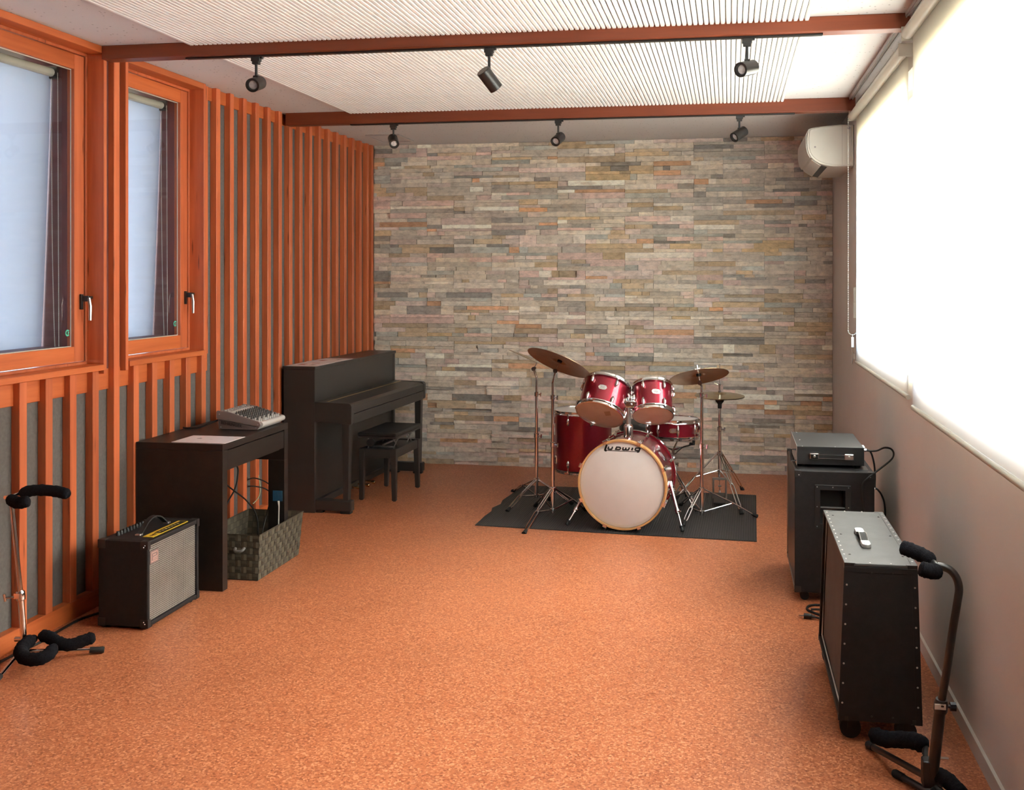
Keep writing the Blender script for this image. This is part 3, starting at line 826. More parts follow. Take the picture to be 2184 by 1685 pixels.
# mixer on the desk
def mixer():
    z = 0.7505
    x0, x1, y0, y1 = -2.823, -2.566, 5.190, 5.492
    t = T('mixing_console', 'small grey mixing console with rows of knobs on the desk', 'mixer', ((x0 + x1) / 2, (y0 + y1) / 2, z))
    grey = simple('mixer_grey_metal', (0.34, 0.32, 0.31), 0.42, var=0.05)
    light = simple('mixer_silver', (0.56, 0.55, 0.53), 0.35, var=0.03, metal=0.3)
    side = simple('mixer_side_brown_grey', (0.13, 0.098, 0.092), 0.45, var=0.05)
    hb, hf = 0.100, 0.040                     # rear and front height
    M = Matrix(((1, 0, 0, 0), (0, 0, 1, 0), (0, 1, 0, z), (0, 0, 0, 1)))
    poly = [(x0 + 0.012, 0.004), (x1 - 0.018, 0.004), (x1, hf - 0.012), (x1 - 0.006, hf), (x0 + 0.085, hb - 0.012), (x0 + 0.004, hb), (x0 - 0.004, hb - 0.03)]
    obj('body', MB().prism(poly, y0 + 0.009, y1 - 0.009, M), grey, t, bev=0.002)
    # side cheeks
    for a, b in ((y0, y0 + 0.008), (y1 - 0.008, y1)):
        lower = [(x0 + 0.010, 0.003), (x1 - 0.020, 0.003), (x1 - 0.006, hf - 0.022), (x0 + 0.004, hb - 0.045), (x0 + 0.004, hb - 0.05)]
        upper = [(x0 - 0.004, hb - 0.040), (x1 - 0.006, hf - 0.020), (x1 + 0.002, hf - 0.008), (x1 - 0.004, hf + 0.006), (x0 + 0.080, hb - 0.004), (x0 + 0.002, hb + 0.006), (x0 - 0.004, hb)]
        ck = obj('side_cheek', MB().prism(lower, a + 0.0015, b - 0.0005, M), side, t, bev=0.001)
        obj('cheek_rail', MB().prism(upper, a - 0.001, b, M), simple('mixer_cheek', (0.21, 0.165, 0.155), 0.42, var=0.04), ck, bev=0.0015)
    sl = math.atan2(hf - (hb - 0.012), (x1 - 0.006) - (x0 + 0.085))
    Mt = Matrix.Translation((x0 + 0.02, y0 - 0.0006, z + 0.036)) 
    ang = math.atan2((hf - 0.022) - (hb - 0.045), x1 - x0)
    R = Matrix.Rotation(-ang, 4, 'Y') if False else Matrix(((math.cos(ang), -math.sin(ang), 0, 0), (0, 0, -1, 0), (math.sin(ang), math.cos(ang), 0, 0), (0, 0, 0, 1)))
    Mt = Matrix.Translation((x0 + 0.085, y0 + 0.0012, z + 0.0300)) @ R
    obj('lettering', text_mb('BEHRINGER', 0.024, Mt, 0.0008), M_BLACKINK, t, label='dark embossed letters on the side')
    # front rest and light band behind the socket rows
    obj('front_rest', MB().tube([(x1 - 0.004, y0 + 0.010, z + hf - 0.008), (x1 - 0.004, y1 - 0.010, z + hf - 0.008)], 0.016, 16), light, t, smooth=40)
    def on_top(u):                            # u metres from the front edge along the slope
        ex, ez = x1 - 0.006, z + hf
        return Vector((ex - u * math.cos(sl), 0, ez - u * math.sin(sl)))
    nrm = Vector((-math.sin(sl) * -1, 0, math.cos(sl)))
    nrm = Vector((math.sin(-sl), 0, math.cos(sl)))
    def knob(u, y, r, h, mat, name='knob', base=None):
        p = on_top(u); p.y = y
        Mk = frame_z(p, nrm, (0, 1, 0))
        return obj(name, MB().lathe([(r * 1.15, 0), (r * 1.1, h * 0.35), (r * 0.8, h * 0.45), (r * 0.72, h), (0, h)], 10, Mk), mat, t, smooth=35)
    kb = simple('dark_knob', (0.05, 0.05, 0.05), 0.5); kw = simple('pale_knob', (0.55, 0.54, 0.52), 0.45)
    nchan = 10
    for c in range(nchan):
        yy = y0 + 0.030 + c * (y1 - y0 - 0.060) / (nchan - 1)
        for r in range(7):
            u = 0.018 + r * 0.0235
            if r == 0: m = kw
            elif r in (1,) and c % 2 == 0: m = kw
            else: m = kb
            knob(u, yy, 0.0050, 0.015, m)
    # light band and sockets on the rear shelf
    sh = MB().prism([(x0 + 0.084, hb - 0.013), (x0 + 0.066, hb - 0.004), (x0 + 0.060, hb - 0.007), (x0 + 0.078, hb - 0.016)], y0 + 0.012, y1 - 0.012, M)
    obj('light_band', sh, light, t)
    for c in range(9):
        yy = y0 + 0.050 + c * (y1 - y0 - 0.075) / 8
        for r in range(2):
            xx = x0 + 0.046 - r * 0.024
            zz = z + hb - 0.012 * (xx - x0 - 0.004) / 0.081
            obj('socket', MB().lathe([(0.0085, 0), (0.0085, 0.006), (0.0045, 0.006), (0.0045, 0.001)], 10, Matrix.Translation((xx, yy, zz)), cap=False), M_STEEL, t, smooth=35)
    for q in range(4):
        xx = x0 + 0.030; yy = y0 + 0.022
    for (px, pz) in ((x0 + 0.022, 0.014), (x1 - 0.026, 0.014), (x0 + 0.014, 0.086), (x1 - 0.014, 0.032)):
        obj('screw', MB().lathe([(0, 0), (0.0032, 0), (0.0026, 0.0012), (0, 0.0014)], 8, frame_z((px, y0 + (0.0015 if pz < 0.02 else -0.001), z + pz), (0, -1, 0))), M_STEEL, t, smooth=30)
    for px in (x0 + 0.03, x1 - 0.04):
        for yy in (y0 + 0.03, y1 - 0.03):
            obj('foot', MB().lathe([(0.009, -0.0003), (0.009, 0.005)], 10, Matrix.Translation((px, yy, z))), M_RUBBER, t)
mixer()
solo('power_cord', MB().tube(smooth_path([(-2.828, 5.21, 0.800), (-2.865, 5.19, 0.785), (-2.92, 5.17, 0.762), (-2.985, 5.16, 0.758), (-3.020, 5.18, 0.757)]), 0.0055, 8), M_RUBBER, 'black cord trailing from the rear of the mixing console over the desk', 'cord', smooth=40)

# woven basket under the desk
def basket():
    t = T('woven_basket', 'grey brown woven strap basket half under the desk', 'basket', (-2.66, 5.25, 0))
    # bottom and top rectangles
    bx0, bx1, by0, by1 = -2.775, -2.449, 4.930, 5.428
    tx0, tx1, ty0, ty1, H = -2.845, -2.500 + 0.025, 4.985, 5.600, 0.235
    tx0, tx1, ty0, ty1 = -2.800, -2.440, 4.915, 5.470
    tx0, tx1, ty0, ty1, H = -2.832, -2.487, 5.020, 5.578, 0.213
    bx0, bx1, by0, by1 = -2.775, -2.449, 4.930, 5.430
    strapA = simple('basket_strap_light', (0.088, 0.072, 0.046), 0.55, var=0.2, scale=60)
    strapB = simple('basket_strap_dark', (0.052, 0.042, 0.028), 0.55, var=0.2, scale=60)
    inner = simple('basket_lining', (0.028, 0.023, 0.018), 0.8)
    Bc = [Vector((bx0, by0, 0.004)), Vector((bx1, by0, 0.004)), Vector((bx1, by1, 0.004)), Vector((bx0, by1, 0.004))]
    Tc = [Vector((tx0, ty0, H)), Vector((tx1, ty0, H)), Vector((tx1, ty1, H)), Vector((tx0, ty1, H))]
    def wall(a, b, name):
        A0, A1, B0, B1 = Bc[a], Bc[b], Tc[a], Tc[b]
        nrm = (A1 - A0).cross(B0 - A0).normalized()
        cen = (Bc[0] + Bc[2]) / 2
        if nrm.dot(A0 - cen) < 0: nrm = -nrm
        core = MB()
        i0 = [p - nrm * 0.004 for p in (A0, A1, B1, B0)]
        core.add([A0, A1, B1, B0] + i0, [(0, 1, 2, 3), (7, 6, 5, 4), (0, 4, 5, 1), (1, 5, 6, 2), (2, 6, 7, 3), (3, 7, 4, 0)])
        w = obj(name, core, inner, t)
        L = (A1 - A0).length
        nu = max(6, int(round(L / 0.034))); nv = 7
        for par, mat in ((0, strapA), (1, strapB)):
            mb = MB()
            for i in range(nu):
                for j in range(nv):
                    if (i + j) % 2 != par: continue
                    g = 0.03
                    def P(u, v):
                        p0 = A0 + (A1 - A0) * u; p1 = B0 + (B1 - B0) * u
                        return p0 + (p1 - p0) * v
                    u0, u1, v0, v1 = (i + g) / nu, (i + 1 - g) / nu, (j + g) / nv, (j + 1 - g) / nv
                    hi = 0.0035
                    um, vm = (u0 + u1) / 2, (v0 + v1) / 2
                    if par == 0:
                        vs = [P(u0, v0) + nrm * 0.0006, P(um, v0) + nrm * hi, P(u1, v0) + nrm * 0.0006, P(u0, v1) + nrm * 0.0006, P(um, v1) + nrm * hi, P(u1, v1) + nrm * 0.0006]
                        fs = [(0, 1, 4, 3), (1, 2, 5, 4), (0, 2, 1), (3, 4, 5)]
                    else:
                        vs = [P(u0, v0) + nrm * 0.0006, P(u0, vm) + nrm * hi, P(u0, v1) + nrm * 0.0006, P(u1, v0) + nrm * 0.0006, P(u1, vm) + nrm * hi, P(u1, v1) + nrm * 0.0006]
                        fs = [(0, 3, 4, 1), (1, 4, 5, 2), (0, 1, 2), (3, 5, 4)]
                    mb.add(vs, fs)
                    # inside face of the same strap
                    mb.add([P(u0, v0) - nrm * 0.0046, P(u1, v0) - nrm * 0.0046, P(u1, v1) - nrm * 0.0046, P(u0, v1) - nrm * 0.0046], [(0, 1, 2, 3)])
            obj('woven_straps', mb, mat, w, kind='stuff')
    wall(0, 1, 'basket_end'); wall(2, 3, 'basket_end'); wall(1, 2, 'basket_side'); wall(3, 0, 'basket_side')
    obj('basket_floor', MB().box(bx0 + 0.004, by0 + 0.004, 0.0, bx1 - 0.004, by1 - 0.004, 0.006), inner, t)
    obj('rim', MB().tube([p + Vector((0, 0, 0.001)) for p in Tc], 0.0045, 6, closed=True), strapB, t)
    obj('handle', MB().tube(smooth_path([(-2.60, 4.972, 0.155), (-2.59, 4.950, 0.148), (-2.57, 4.945, 0.146), (-2.55, 4.950, 0.150), (-2.545, 4.968, 0.160)]), 0.008, 8), simple('grey_handle', (0.14, 0.13, 0.12), 0.5), t, smooth=40, label='grey grip on the near end')
basket()
# fly swatter standing in the basket
def swatter():
    y = 5.405
    t = T('fly_swatter', 'blue plastic fly swatter with white handle sticking out of the basket', 'fly swatter', (-2.560, y, 0.02))
    blue = simple('blue_plastic', (0.02, 0.10, 0.20), 0.45)
    f = MB()
    x0, x1, z0, z1 = -2.594, -2.536, 0.312, 0.372
    f.box(x0, y - 0.0015, z1 - 0.006, x1, y + 0.0015, z1).box(x0, y - 0.0015, z0, x1, y + 0.0015, z0 + 0.006)
    for i in range(7):
        xx = x0 + (x1 - x0 - 0.006) * i / 6
        f.box(xx, y - 0.0015, z0 + 0.006, xx + 0.006, y + 0.0015, z1 - 0.006)
    obj('swat_head', f, blue, t)
    obj('handle', MB().tube([(-2.560, y, 0.314), (-2.557, y, 0.28), (-2.565, y + 0.002, 0.012)], [0.007, 0.0035, 0.004], 8), M_WHITEPLASTIC, t, smooth=40)
swatter()
# sockets and cords on the battens behind the desk
def outlet(y, z, label):
    t = T('wall_outlet', label, 'outlet', (XL, y, z - 0.05), group='outlets between the battens')
    obj('cover_plate', MB().box(XL + 0.0005, y - 0.030, z - 0.055, XL + 0.008, y + 0.030, z + 0.055), M_BLACKPLASTIC, t, bev=0.002)
    obj('plug', MB().box(XL + 0.0082, y - 0.014, z - 0.034, XL + 0.030, y + 0.014, z - 0.010).box(XL + 0.0082, y - 0.014, z + 0.010, XL + 0.030, y + 0.014, z + 0.034), M_BLACKPLASTIC, t, bev=0.003)
outlet(5.972, 0.285, 'black wall outlet with two plugs between the battens under the desk')
solo('power_cord', MB().tube(smooth_path([(-3.036, 5.972, 0.307), (-2.99, 5.99, 0.312), (-2.90, 6.00, 0.27), (-2.80, 5.90, 0.19), (-2.70, 5.60, 0.26), (-2.66, 5.45, 0.20), (-2.66, 5.35, 0.03)]), 0.004, 8), M_RUBBER, 'thin black cord from the outlet arching down into the basket', 'cord', smooth=40)
solo('power_cord', MB().tube(smooth_path([(-3.036, 5.972, 0.263), (-2.99, 5.98, 0.262), (-2.93, 6.02, 0.235), (-2.86, 6.02, 0.16), (-2.80, 5.92, 0.06), (-2.80, 5.70, 0.008), (-2.90, 5.66, 0.005)]), 0.004, 8), M_RUBBER, 'thin black cord from the outlet dropping to the floor behind the basket', 'cord', smooth=40)
solo('power_cord', MB().tube(smooth_path([(-2.875, 5.30, 0.597), (-2.855, 5.47, 0.50), (-2.850, 5.478, 0.425), (-2.850, 5.440, 0.358), (-2.855, 5.36, 0.29), (-2.86, 5.26, 0.15), (-2.87, 5.10, 0.01), (-2.88, 5.0, 0.0055)]), 0.0045, 8), M_RUBBER, 'black cord hanging from the desk underside in a bow', 'cord', smooth=40)
solo('power_cord', MB().tube(smooth_path([(-2.90, 5.20, 0.595), (-2.87, 5.28, 0.47), (-2.855, 5.36, 0.405), (-2.842, 5.43, 0.353), (-2.80, 5.50, 0.28), (-2.74, 5.50, 0.19), (-2.69, 5.42, 0.03)]), 0.0045, 8), M_RUBBER, 'black cord running slantwise from the desk into the basket', 'cord', smooth=40)
solo('earth_wire', MB().tube(smooth_path([(-3.046, 6.108, 0.335), (-3.03, 6.108, 0.30), (-3.02, 6.11, 0.22), (-3.02, 6.09, 0.17), (-3.025, 6.04, 0.145), (-3.026, 6.02, 0.142)]), 0.0028, 6), simple('pale_green_wire', (0.40, 0.50, 0.32), 0.5), 'pale green earth wire curling against the battens', 'wire', smooth=40)

# upright piano, turned a little from the wall
def piano():
    rz = -math.radians(2.2)
    t = T('upright_piano', 'black upright piano with closed fallboard beside the stone wall', 'piano', (-3.000, 6.412, 0), Matrix.Rotation(rz, 3, 'Z'))
    A = M_PIANO
    D, L, Hh = 0.228, 1.49, 0.993
    o = lambda n, mb, m=A, b=0.003, **k: obj(n, mb, m, t, local=True, bev=b, **k)
    o('cheek', MB().box(0, 0, 0.0, D, 0.035, Hh - 0.022))
    o('cheek', MB().box(0, L - 0.035, 0.0, D, L, Hh - 0.022))
    o('lid', MB().box(-0.004, -0.006, Hh - 0.0215, D + 0.006, L + 0.006, Hh))
    o('upper_panel', MB().box(D - 0.040, 0.0355, 0.745, D - 0.004, L - 0.0355, Hh - 0.022))
    o('lower_panel', MB().box(D - 0.050, 0.0355, 0.075, D - 0.022, L - 0.0355, 0.600))
    o('bottom_board', MB().box(0.03, 0.0355, 0.03, D - 0.006, L - 0.0355, 0.074))
    o('back_frame', MB().box(0.01, 0.0355, 0.0745, 0.05, L - 0.0355, Hh - 0.022))
    # keybed, arms, fallboard
    F = D + 0.262
    M = Matrix(((1, 0, 0, 0), (0, 0, 1, 0), (0, 1, 0, 0), (0, 0, 0, 1)))
    arm = [(D - 0.002, 0.622), (F - 0.004, 0.606), (F + 0.002, 0.614), (F + 0.004, 0.726), (F - 0.004, 0.742), (F - 0.02, 0.748), (D - 0.002, 0.752)]
    o('key_arm', MB().prism(arm, 0.002, 0.048, M))
    o('key_arm', MB().prism(arm, L - 0.048, L - 0.002, M))
    o('key_bed', MB().box(D - 0.03, 0.0485, 0.612, F - 0.012, L - 0.0485, 0.655))
    o('key_slip', MB().box(F - 0.0115, 0.0485, 0.606, F + 0.001, L - 0.0485, 0.672))
    fall = o('fallboard', MB().prism([(D - 0.003, 0.700), (F - 0.010, 0.674), (F + 0.000, 0.676), (F + 0.001, 0.728), (F - 0.030, 0.742), (D + 0.075, 0.749), (D - 0.003, 0.7515)], 0.0487, L - 0.0487, M))
    obj('hinge_strip', MB().box(D + 0.062, 0.060, 0.7497, D + 0.076, L - 0.060, 0.7514), simple('brass_hinge', (0.66, 0.48, 0.24), 0.35, metal=0.7), fall, local=True, label='long brass hinge')
    # front legs and toe blocks
    for y in (0.012, L - 0.066):
        leg = [(F - 0.062, 0.090), (F - 0.026, 0.090), (F - 0.016, 0.612), (F - 0.070, 0.612)]
        o('leg', MB().prism(leg, y, y + 0.052, M))
        tb = o('toe_block', MB().box(D - 0.005, y - 0.004, 0.018, F - 0.002, y + 0.058, 0.090), b=0.008)
        obj('toe_foot', MB().box(F - 0.085, y + 0.004, 0.0, F - 0.012, y + 0.050, 0.0178), M_RUBBER, tb, local=True, bev=0.003)
        obj('toe_foot', MB().box(D + 0.002, y + 0.004, 0.0, D + 0.05, y + 0.050, 0.0178), M_RUBBER, tb, local=True, bev=0.003)
    for k in (-0.11, 0.0, 0.11):
        o('pedal', MB().tube(smooth_path([(D - 0.03, L / 2 + k, 0.045), (D + 0.02, L / 2 + k, 0.047), (D + 0.06, L / 2 + k, 0.042), (D + 0.085, L / 2 + k, 0.040)]), [0.006] * 7 + [0.009] * 6 + [0.013] * 5 + [0.010], 8), simple('brass_pedal', (0.62, 0.46, 0.24), 0.22, metal=1.0), b=0, smooth=40)
    return t
piano()
def psheet(u, v, rot, label, prints, z):
    rz = -math.radians(2.2)
    c = Matrix.Rotation(rz, 3, 'Z') @ Vector((v, u, 0)) + Vector((-3.0, 6.412, 0))
    sheet('sheet_music', label, c.x, c.y, 0.222, 0.30, z, rz + rot, prints)
psheet(0.175, 0.118, 0.02, 'printed sheet with reddish pictures on the piano lid nearest the desk', [(-0.30, -0.26, -0.08, -0.02, M_REDINK), (0.12, -0.30, 0.26, -0.12, M_INK), (-0.1, 0.18, 0.15, 0.26, M_REDINK)], 0.9934)
psheet(0.50, 0.110, -0.03, 'printed sheet on the piano lid, the one nearer the stone wall', [(-0.24, -0.28, -0.04, -0.06, M_REDINK), (0.14, 0.08, 0.28, 0.22, M_INK)], 0.9934)

# adjustable piano bench
def bench():
    rz = -math.radians(2.6)
    t = T('piano_bench', 'black adjustable piano bench with scissor lift in front of the piano', 'bench', (-2.470, 7.075, 0), Matrix.Rotation(rz, 3, 'Z'))
    A = M_PIANO
    hx, hy = 0.140, 0.250
    o = lambda n, mb, m=A, b=0.003, **k: obj(n, mb, m, t, local=True, bev=b, **k)
    for sx in (-1, 1):
        for sy in (-1, 1):
            X, Y = sx * hx, sy * hy
            mb = MB()
            a, b2 = 0.043, 0.030
            top = [(X, Y), (X - sx * a, Y), (X - sx * a, Y - sy * a), (X, Y - sy * a)]
            bot = [(X, Y), (X - sx * b2, Y), (X - sx * b2, Y - sy * b2), (X, Y - sy * b2)]
            mb.add([(p[0], p[1], 0.004) for p in bot] + [(p[0], p[1], 0.372) for p in top], [(3, 2, 1, 0), (4, 5, 6, 7)] + [(i, (i + 1) % 4, 4 + (i + 1) % 4, 4 + i) for i in range(4)])
            lg = o('leg', mb)
            obj('leg_glide', MB().lathe([(0.012, 0), (0.012, 0.004)], 10, Matrix.Translation((X - sx * 0.015, Y - sy * 0.015, 0))), M_RUBBER, lg, local=True)
    for sx in (-1, 1):
        o('apron_rail', MB().box(sx * hx - sx * 0.004, -hy + 0.044, 0.306, sx * hx - sx * 0.024, hy - 0.044, 0.370))
    for sy in (-1, 1):
        o('apron_rail', MB().box(-hx + 0.044, sy * hy - sy * 0.004, 0.306, hx - 0.044, sy * hy - sy * 0.024, 0.370))
    o('frame_plate', MB().box(-hx + 0.025, -hy + 0.025, 0.352, hx - 0.025, hy - 0.025, 0.360))
    for x in (-0.10, 0.095):
        for y in (-0.135, 0.135):
            for s in (-1, 1):
                a = Vector((x, y - s * 0.045, 0.364)); b2 = Vector((x + 0.006 * s, y + s * 0.045, 0.446))
                o('scissor_bar', MB().tube([a, b2], 0.005, 6), M_STEEL, b=0)
    o('lift_screw', MB().tube([(0.05, -hy - 0.012, 0.405), (0.05, hy - 0.05, 0.405)], 0.007, 10).tube([(-0.08, -0.16, 0.372), (0.10, -0.16, 0.372)], 0.009, 8), M_STEEL, b=0, smooth=40)
    for x in (0.05 - 0.10,):
        o('adjust_knob', MB().lathe([(0.010, 0), (0.028, 0.004), (0.031, 0.016), (0.028, 0.028), (0, 0.030)], 20, frame_z((x, -hy + 0.02, 0.415), (0, -1, 0))), M_BLACKPLASTIC, b=0, smooth=40)
    o('seat_board', MB().box(-hx - 0.002, -hy - 0.010, 0.447, hx + 0.002, hy + 0.010, 0.459))
    cush = MB().box(-hx - 0.006, -hy - 0.015, 0.4592, hx + 0.006, hy + 0.015, 0.486)
    o('seat', cush, simple('black_leatherette', (0.020, 0.019, 0.019), 0.38, bmp=0.3, bscale=300), b=0.010, seg=3)
bench()

# guitar combo amplifier on the left
def combo():
    x0, x1, y0, y1, h = -2.846, -2.600, 4.158, 4.603, 0.402
    t = T('guitar_amplifier', 'black guitar combo amplifier with silver mesh grille beside the desk', 'amplifier', ((x0 + x1) / 2, (y0 + y1) / 2, 0))
    B = M_TOLEX
    # shell of four panels with a recessed front
    zf = 0.012
    sh = MB()
    sh.box(x0, y0, zf, x1, y0 + 0.020, h).box(x0, y1 - 0.020, zf, x1, y1, h).box(x0, y0 + 0.020, h - 0.022, x1, y1 - 0.020, h).box(x0, y0 + 0.020, zf, x1, y1 - 0.020, zf + 0.020).box(x0, y0 + 0.020, zf + 0.020, x0 + 0.015, y1 - 0.020, h - 0.022)
    obj('cabinet', sh, B, t, bev=0.005)
    # front frame and wire mesh grille
    gx = x1 - 0.010
    obj('baffle', MB().box(gx - 0.020, y0 + 0.021, zf + 0.021, gx - 0.012, y1 - 0.021, h - 0.023), M_BLACKINK, t)
    gr = MB(); g0, g1, k0, k1 = y0 + 0.0215, y1 - 0.0215, zf + 0.0215, h - 0.0235
    n = 44; m = 38
    for i in range(n):
        yy = g0 + (g1 - g0) * (i + 0.5) / n
        gr.box(gx - 0.0024, yy - 0.0018, k0, gx, yy + 0.0018, k1)
    for j in range(m):
        zz = k0 + (k1 - k0) * (j + 0.5) / m
        gr.box(gx - 0.0012, g0, zz - 0.0018, gx + 0.0012, g1, zz + 0.0018)
    obj('mesh_grille', gr, simple('silver_wire', (0.38, 0.365, 0.335), 0.4, metal=0.55), t, kind='stuff')
    obj('speaker_cone', MB().lathe([(0.128, 0), (0.125, 0.004), (0.10, -0.010 + 0.006), (0.128, 0.006)], 32, frame_z((gx - 0.0115, (y0 + y1) / 2, 0.17), (1, 0, 0)), cap=False).ring(0.118, 0.126, 0.0, 0.0075, 40, frame_z((gx - 0.0115, (y0 + y1) / 2, 0.17), (1, 0, 0))), M_STEEL, t, smooth=40)
    # badge
    bd = obj('badge', MB().box(gx + 0.0014, y0 + 0.030, h - 0.110, gx + 0.004, y0 + 0.098, h - 0.052), simple('badge_grey_red', (0.23, 0.16, 0.15), 0.5), t)
    My = Matrix(((0, 0, 1, gx + 0.004), (1, 0, 0, y0 + 0.064), (0, 1, 0, h - 0.081), (0, 0, 0, 1)))
    lg = MB()
    lg.stroke([(-0.026, 0.020), (0.020, 0.020), (0.026, 0.014), (0.026, 0.000), (0.020, -0.004), (-0.012, -0.004)], 0.005, 0.0012, My)
    lg.stroke([(-0.016, 0.008), (0.012, 0.008)], 0.005, 0.0012, My)
    lg.stroke([(-0.026, 0.020), (-0.026, -0.020), (0.026, -0.020)], 0.005, 0.0012, My)
    lg.stroke([(-0.012, -0.004), (-0.012, -0.012), (0.028, -0.012)], 0.004, 0.0012, My)
    obj('logo', lg, simple('pale_red', (0.50, 0.30, 0.26), 0.5), bd, label='outlined letter mark')
    # knob panel on top, with yellow strip
    pz = h
    pn = obj('control_panel', MB().box(-2.674, y0 + 0.078, pz, -2.622, y1 - 0.064, pz + 0.0025), simple('yellow_panel', (0.62, 0.40, 0.03), 0.45), t, label='yellow lettered control strip')
    dk = MB().box(-2.660, y0 + 0.150, pz + 0.0025, -2.626, y1 - 0.070, pz + 0.0032)
    obj('panel_print', dk, M_BLACKINK, pn)
    Mp = Matrix(((0, -1, 0, -2.643), (1, 0, 0, y0 + 0.114), (0, 0, 1, pz + 0.0030), (0, 0, 0, 1)))
    obj('lettering', text_mb('CUBE', 0.020, Mp, 0.0004), M_BLACKINK, pn)
    for i in range(7):
        yy = y0 + 0.172 + i * 0.026
        obj('panel_symbol', MB().box(-2.650, yy - 0.006, pz + 0.0033, -2.640, yy + 0.006, pz + 0.0037), simple('yellow_print', (0.66, 0.50, 0.14), 0.5), pn)
    for i in range(10):
        yy = y0 + 0.085 + i * 0.0245
        obj('knob', MB().lathe([(0.0095, 0), (0.0095, 0.010), (0.0075, 0.014), (0.007, 0.020), (0, 0.020)], 12, Matrix.Translation((-2.803, yy, pz))), M_BLACKPLASTIC, t, smooth=35)
    # strap handle
    hp = smooth_path([(-2.705, y0 + 0.098, pz + 0.004), (-2.705, y0 + 0.118, pz + 0.016), (-2.705, y0 + 0.165, pz + 0.050), (-2.705, y0 + 0.215, pz + 0.062), (-2.705, y0 + 0.265, pz + 0.050), (-2.705, y0 + 0.312, pz + 0.016), (-2.705, y0 + 0.332, pz + 0.004)])
    mb = MB()
    for a, b in zip(hp, hp[1:]):
        d = (b - a).normalized(); up = Vector((1, 0, 0)).cross(d).normalized()
        mb.add([a + Vector((-0.012, 0, 0)) + up * 0.003, a + Vector((0.012, 0, 0)) + up * 0.003, b + Vector((0.012, 0, 0)) + up * 0.003, b + Vector((-0.012, 0, 0)) + up * 0.003,
                a + Vector((-0.012, 0, 0)) - up * 0.003, a + Vector((0.012, 0, 0)) - up * 0.003, b + Vector((0.012, 0, 0)) - up * 0.003, b + Vector((-0.012, 0, 0)) - up * 0.003],
               [(0, 1, 2, 3), (7, 6, 5, 4), (0, 3, 7, 4), (1, 5, 6, 2), (0, 4, 5, 1), (3, 2, 6, 7)])
    hd = obj('carry_handle', mb, M_RUBBER, t)
    for yy in (y0 + 0.098, y0 + 0.332):
        obj('handle_bracket', MB().box(-2.719, yy - 0.013, pz, -2.691, yy + 0.013, pz + 0.009), M_STEEL, hd, bev=0.003)
    # corner protectors
    cs = 0.036; e = 0.0022
    for yy, sy in ((y0, 1), (y1, -1)):
        for zz, sz in ((zf, 1), (h, -1)):
            for xx, sx in ((x0, 1), (x1, -1)):
                c = MB()
                c.box(xx - sx * e, yy - sy * e, zz - sz * e, xx + sx * cs, yy + sy * 0.001, zz + sz * cs)
                c.box(xx - sx * e, yy - sy * e, zz - sz * e, xx + sx * 0.001, yy + sy * cs, zz + sz * cs) if sx > 0 else c.box(xx - sx * e, yy - sy * e, zz - sz * e, xx + sx * 0.001, yy + sy * 0.022, zz + sz * cs)
                c.box(xx - sx * e, yy - sy * e, zz - sz * e, xx + sx * cs, yy + sy * cs, zz + sz * 0.001)
                cp = obj('corner_protector', c, M_BLACKPLASTIC, t, bev=0.0025)
                if sx < 0:
                    for q in ((-0.008, -0.0035), (-0.022, -0.0035)):
                        obj('rivet', MB().lathe([(0, 0), (0.003, 0), (0.002, 0.0016), (0, 0.002)], 8, frame_z((xx - 0.010 + q[0] * 0.4, yy - sy * e, zz + sz * (0.012 - q[0] * 0.6)), (0, -sy, 0))), M_CHROME, cp, smooth=40)
    for xx in (x0 + 0.03, x1 - 0.03):
        for yy in (y0 + 0.04, y1 - 0.04):
            obj('foot', MB().lathe([(0.014, 0), (0.016, 0.0118)], 12, Matrix.Translation((xx, yy, 0))), M_RUBBER, t, smooth=35)
combo()
# cable along the foot of the battens
solo('power_cord', MB().tube(smooth_path([(-2.86, 4.40, 0.006), (-2.93, 4.36, 0.006), (-2.985, 4.25, 0.006), (-2.988, 4.10, 0.006), (-2.975, 3.95, 0.006), (-2.985, 3.80, 0.006), (-2.99, 3.55, 0.006), (-2.985, 3.2, 0.006)]), 0.006, 8), M_RUBBER, 'black cord lying along the foot of the battens behind the guitar amplifier', 'cord', smooth=40)

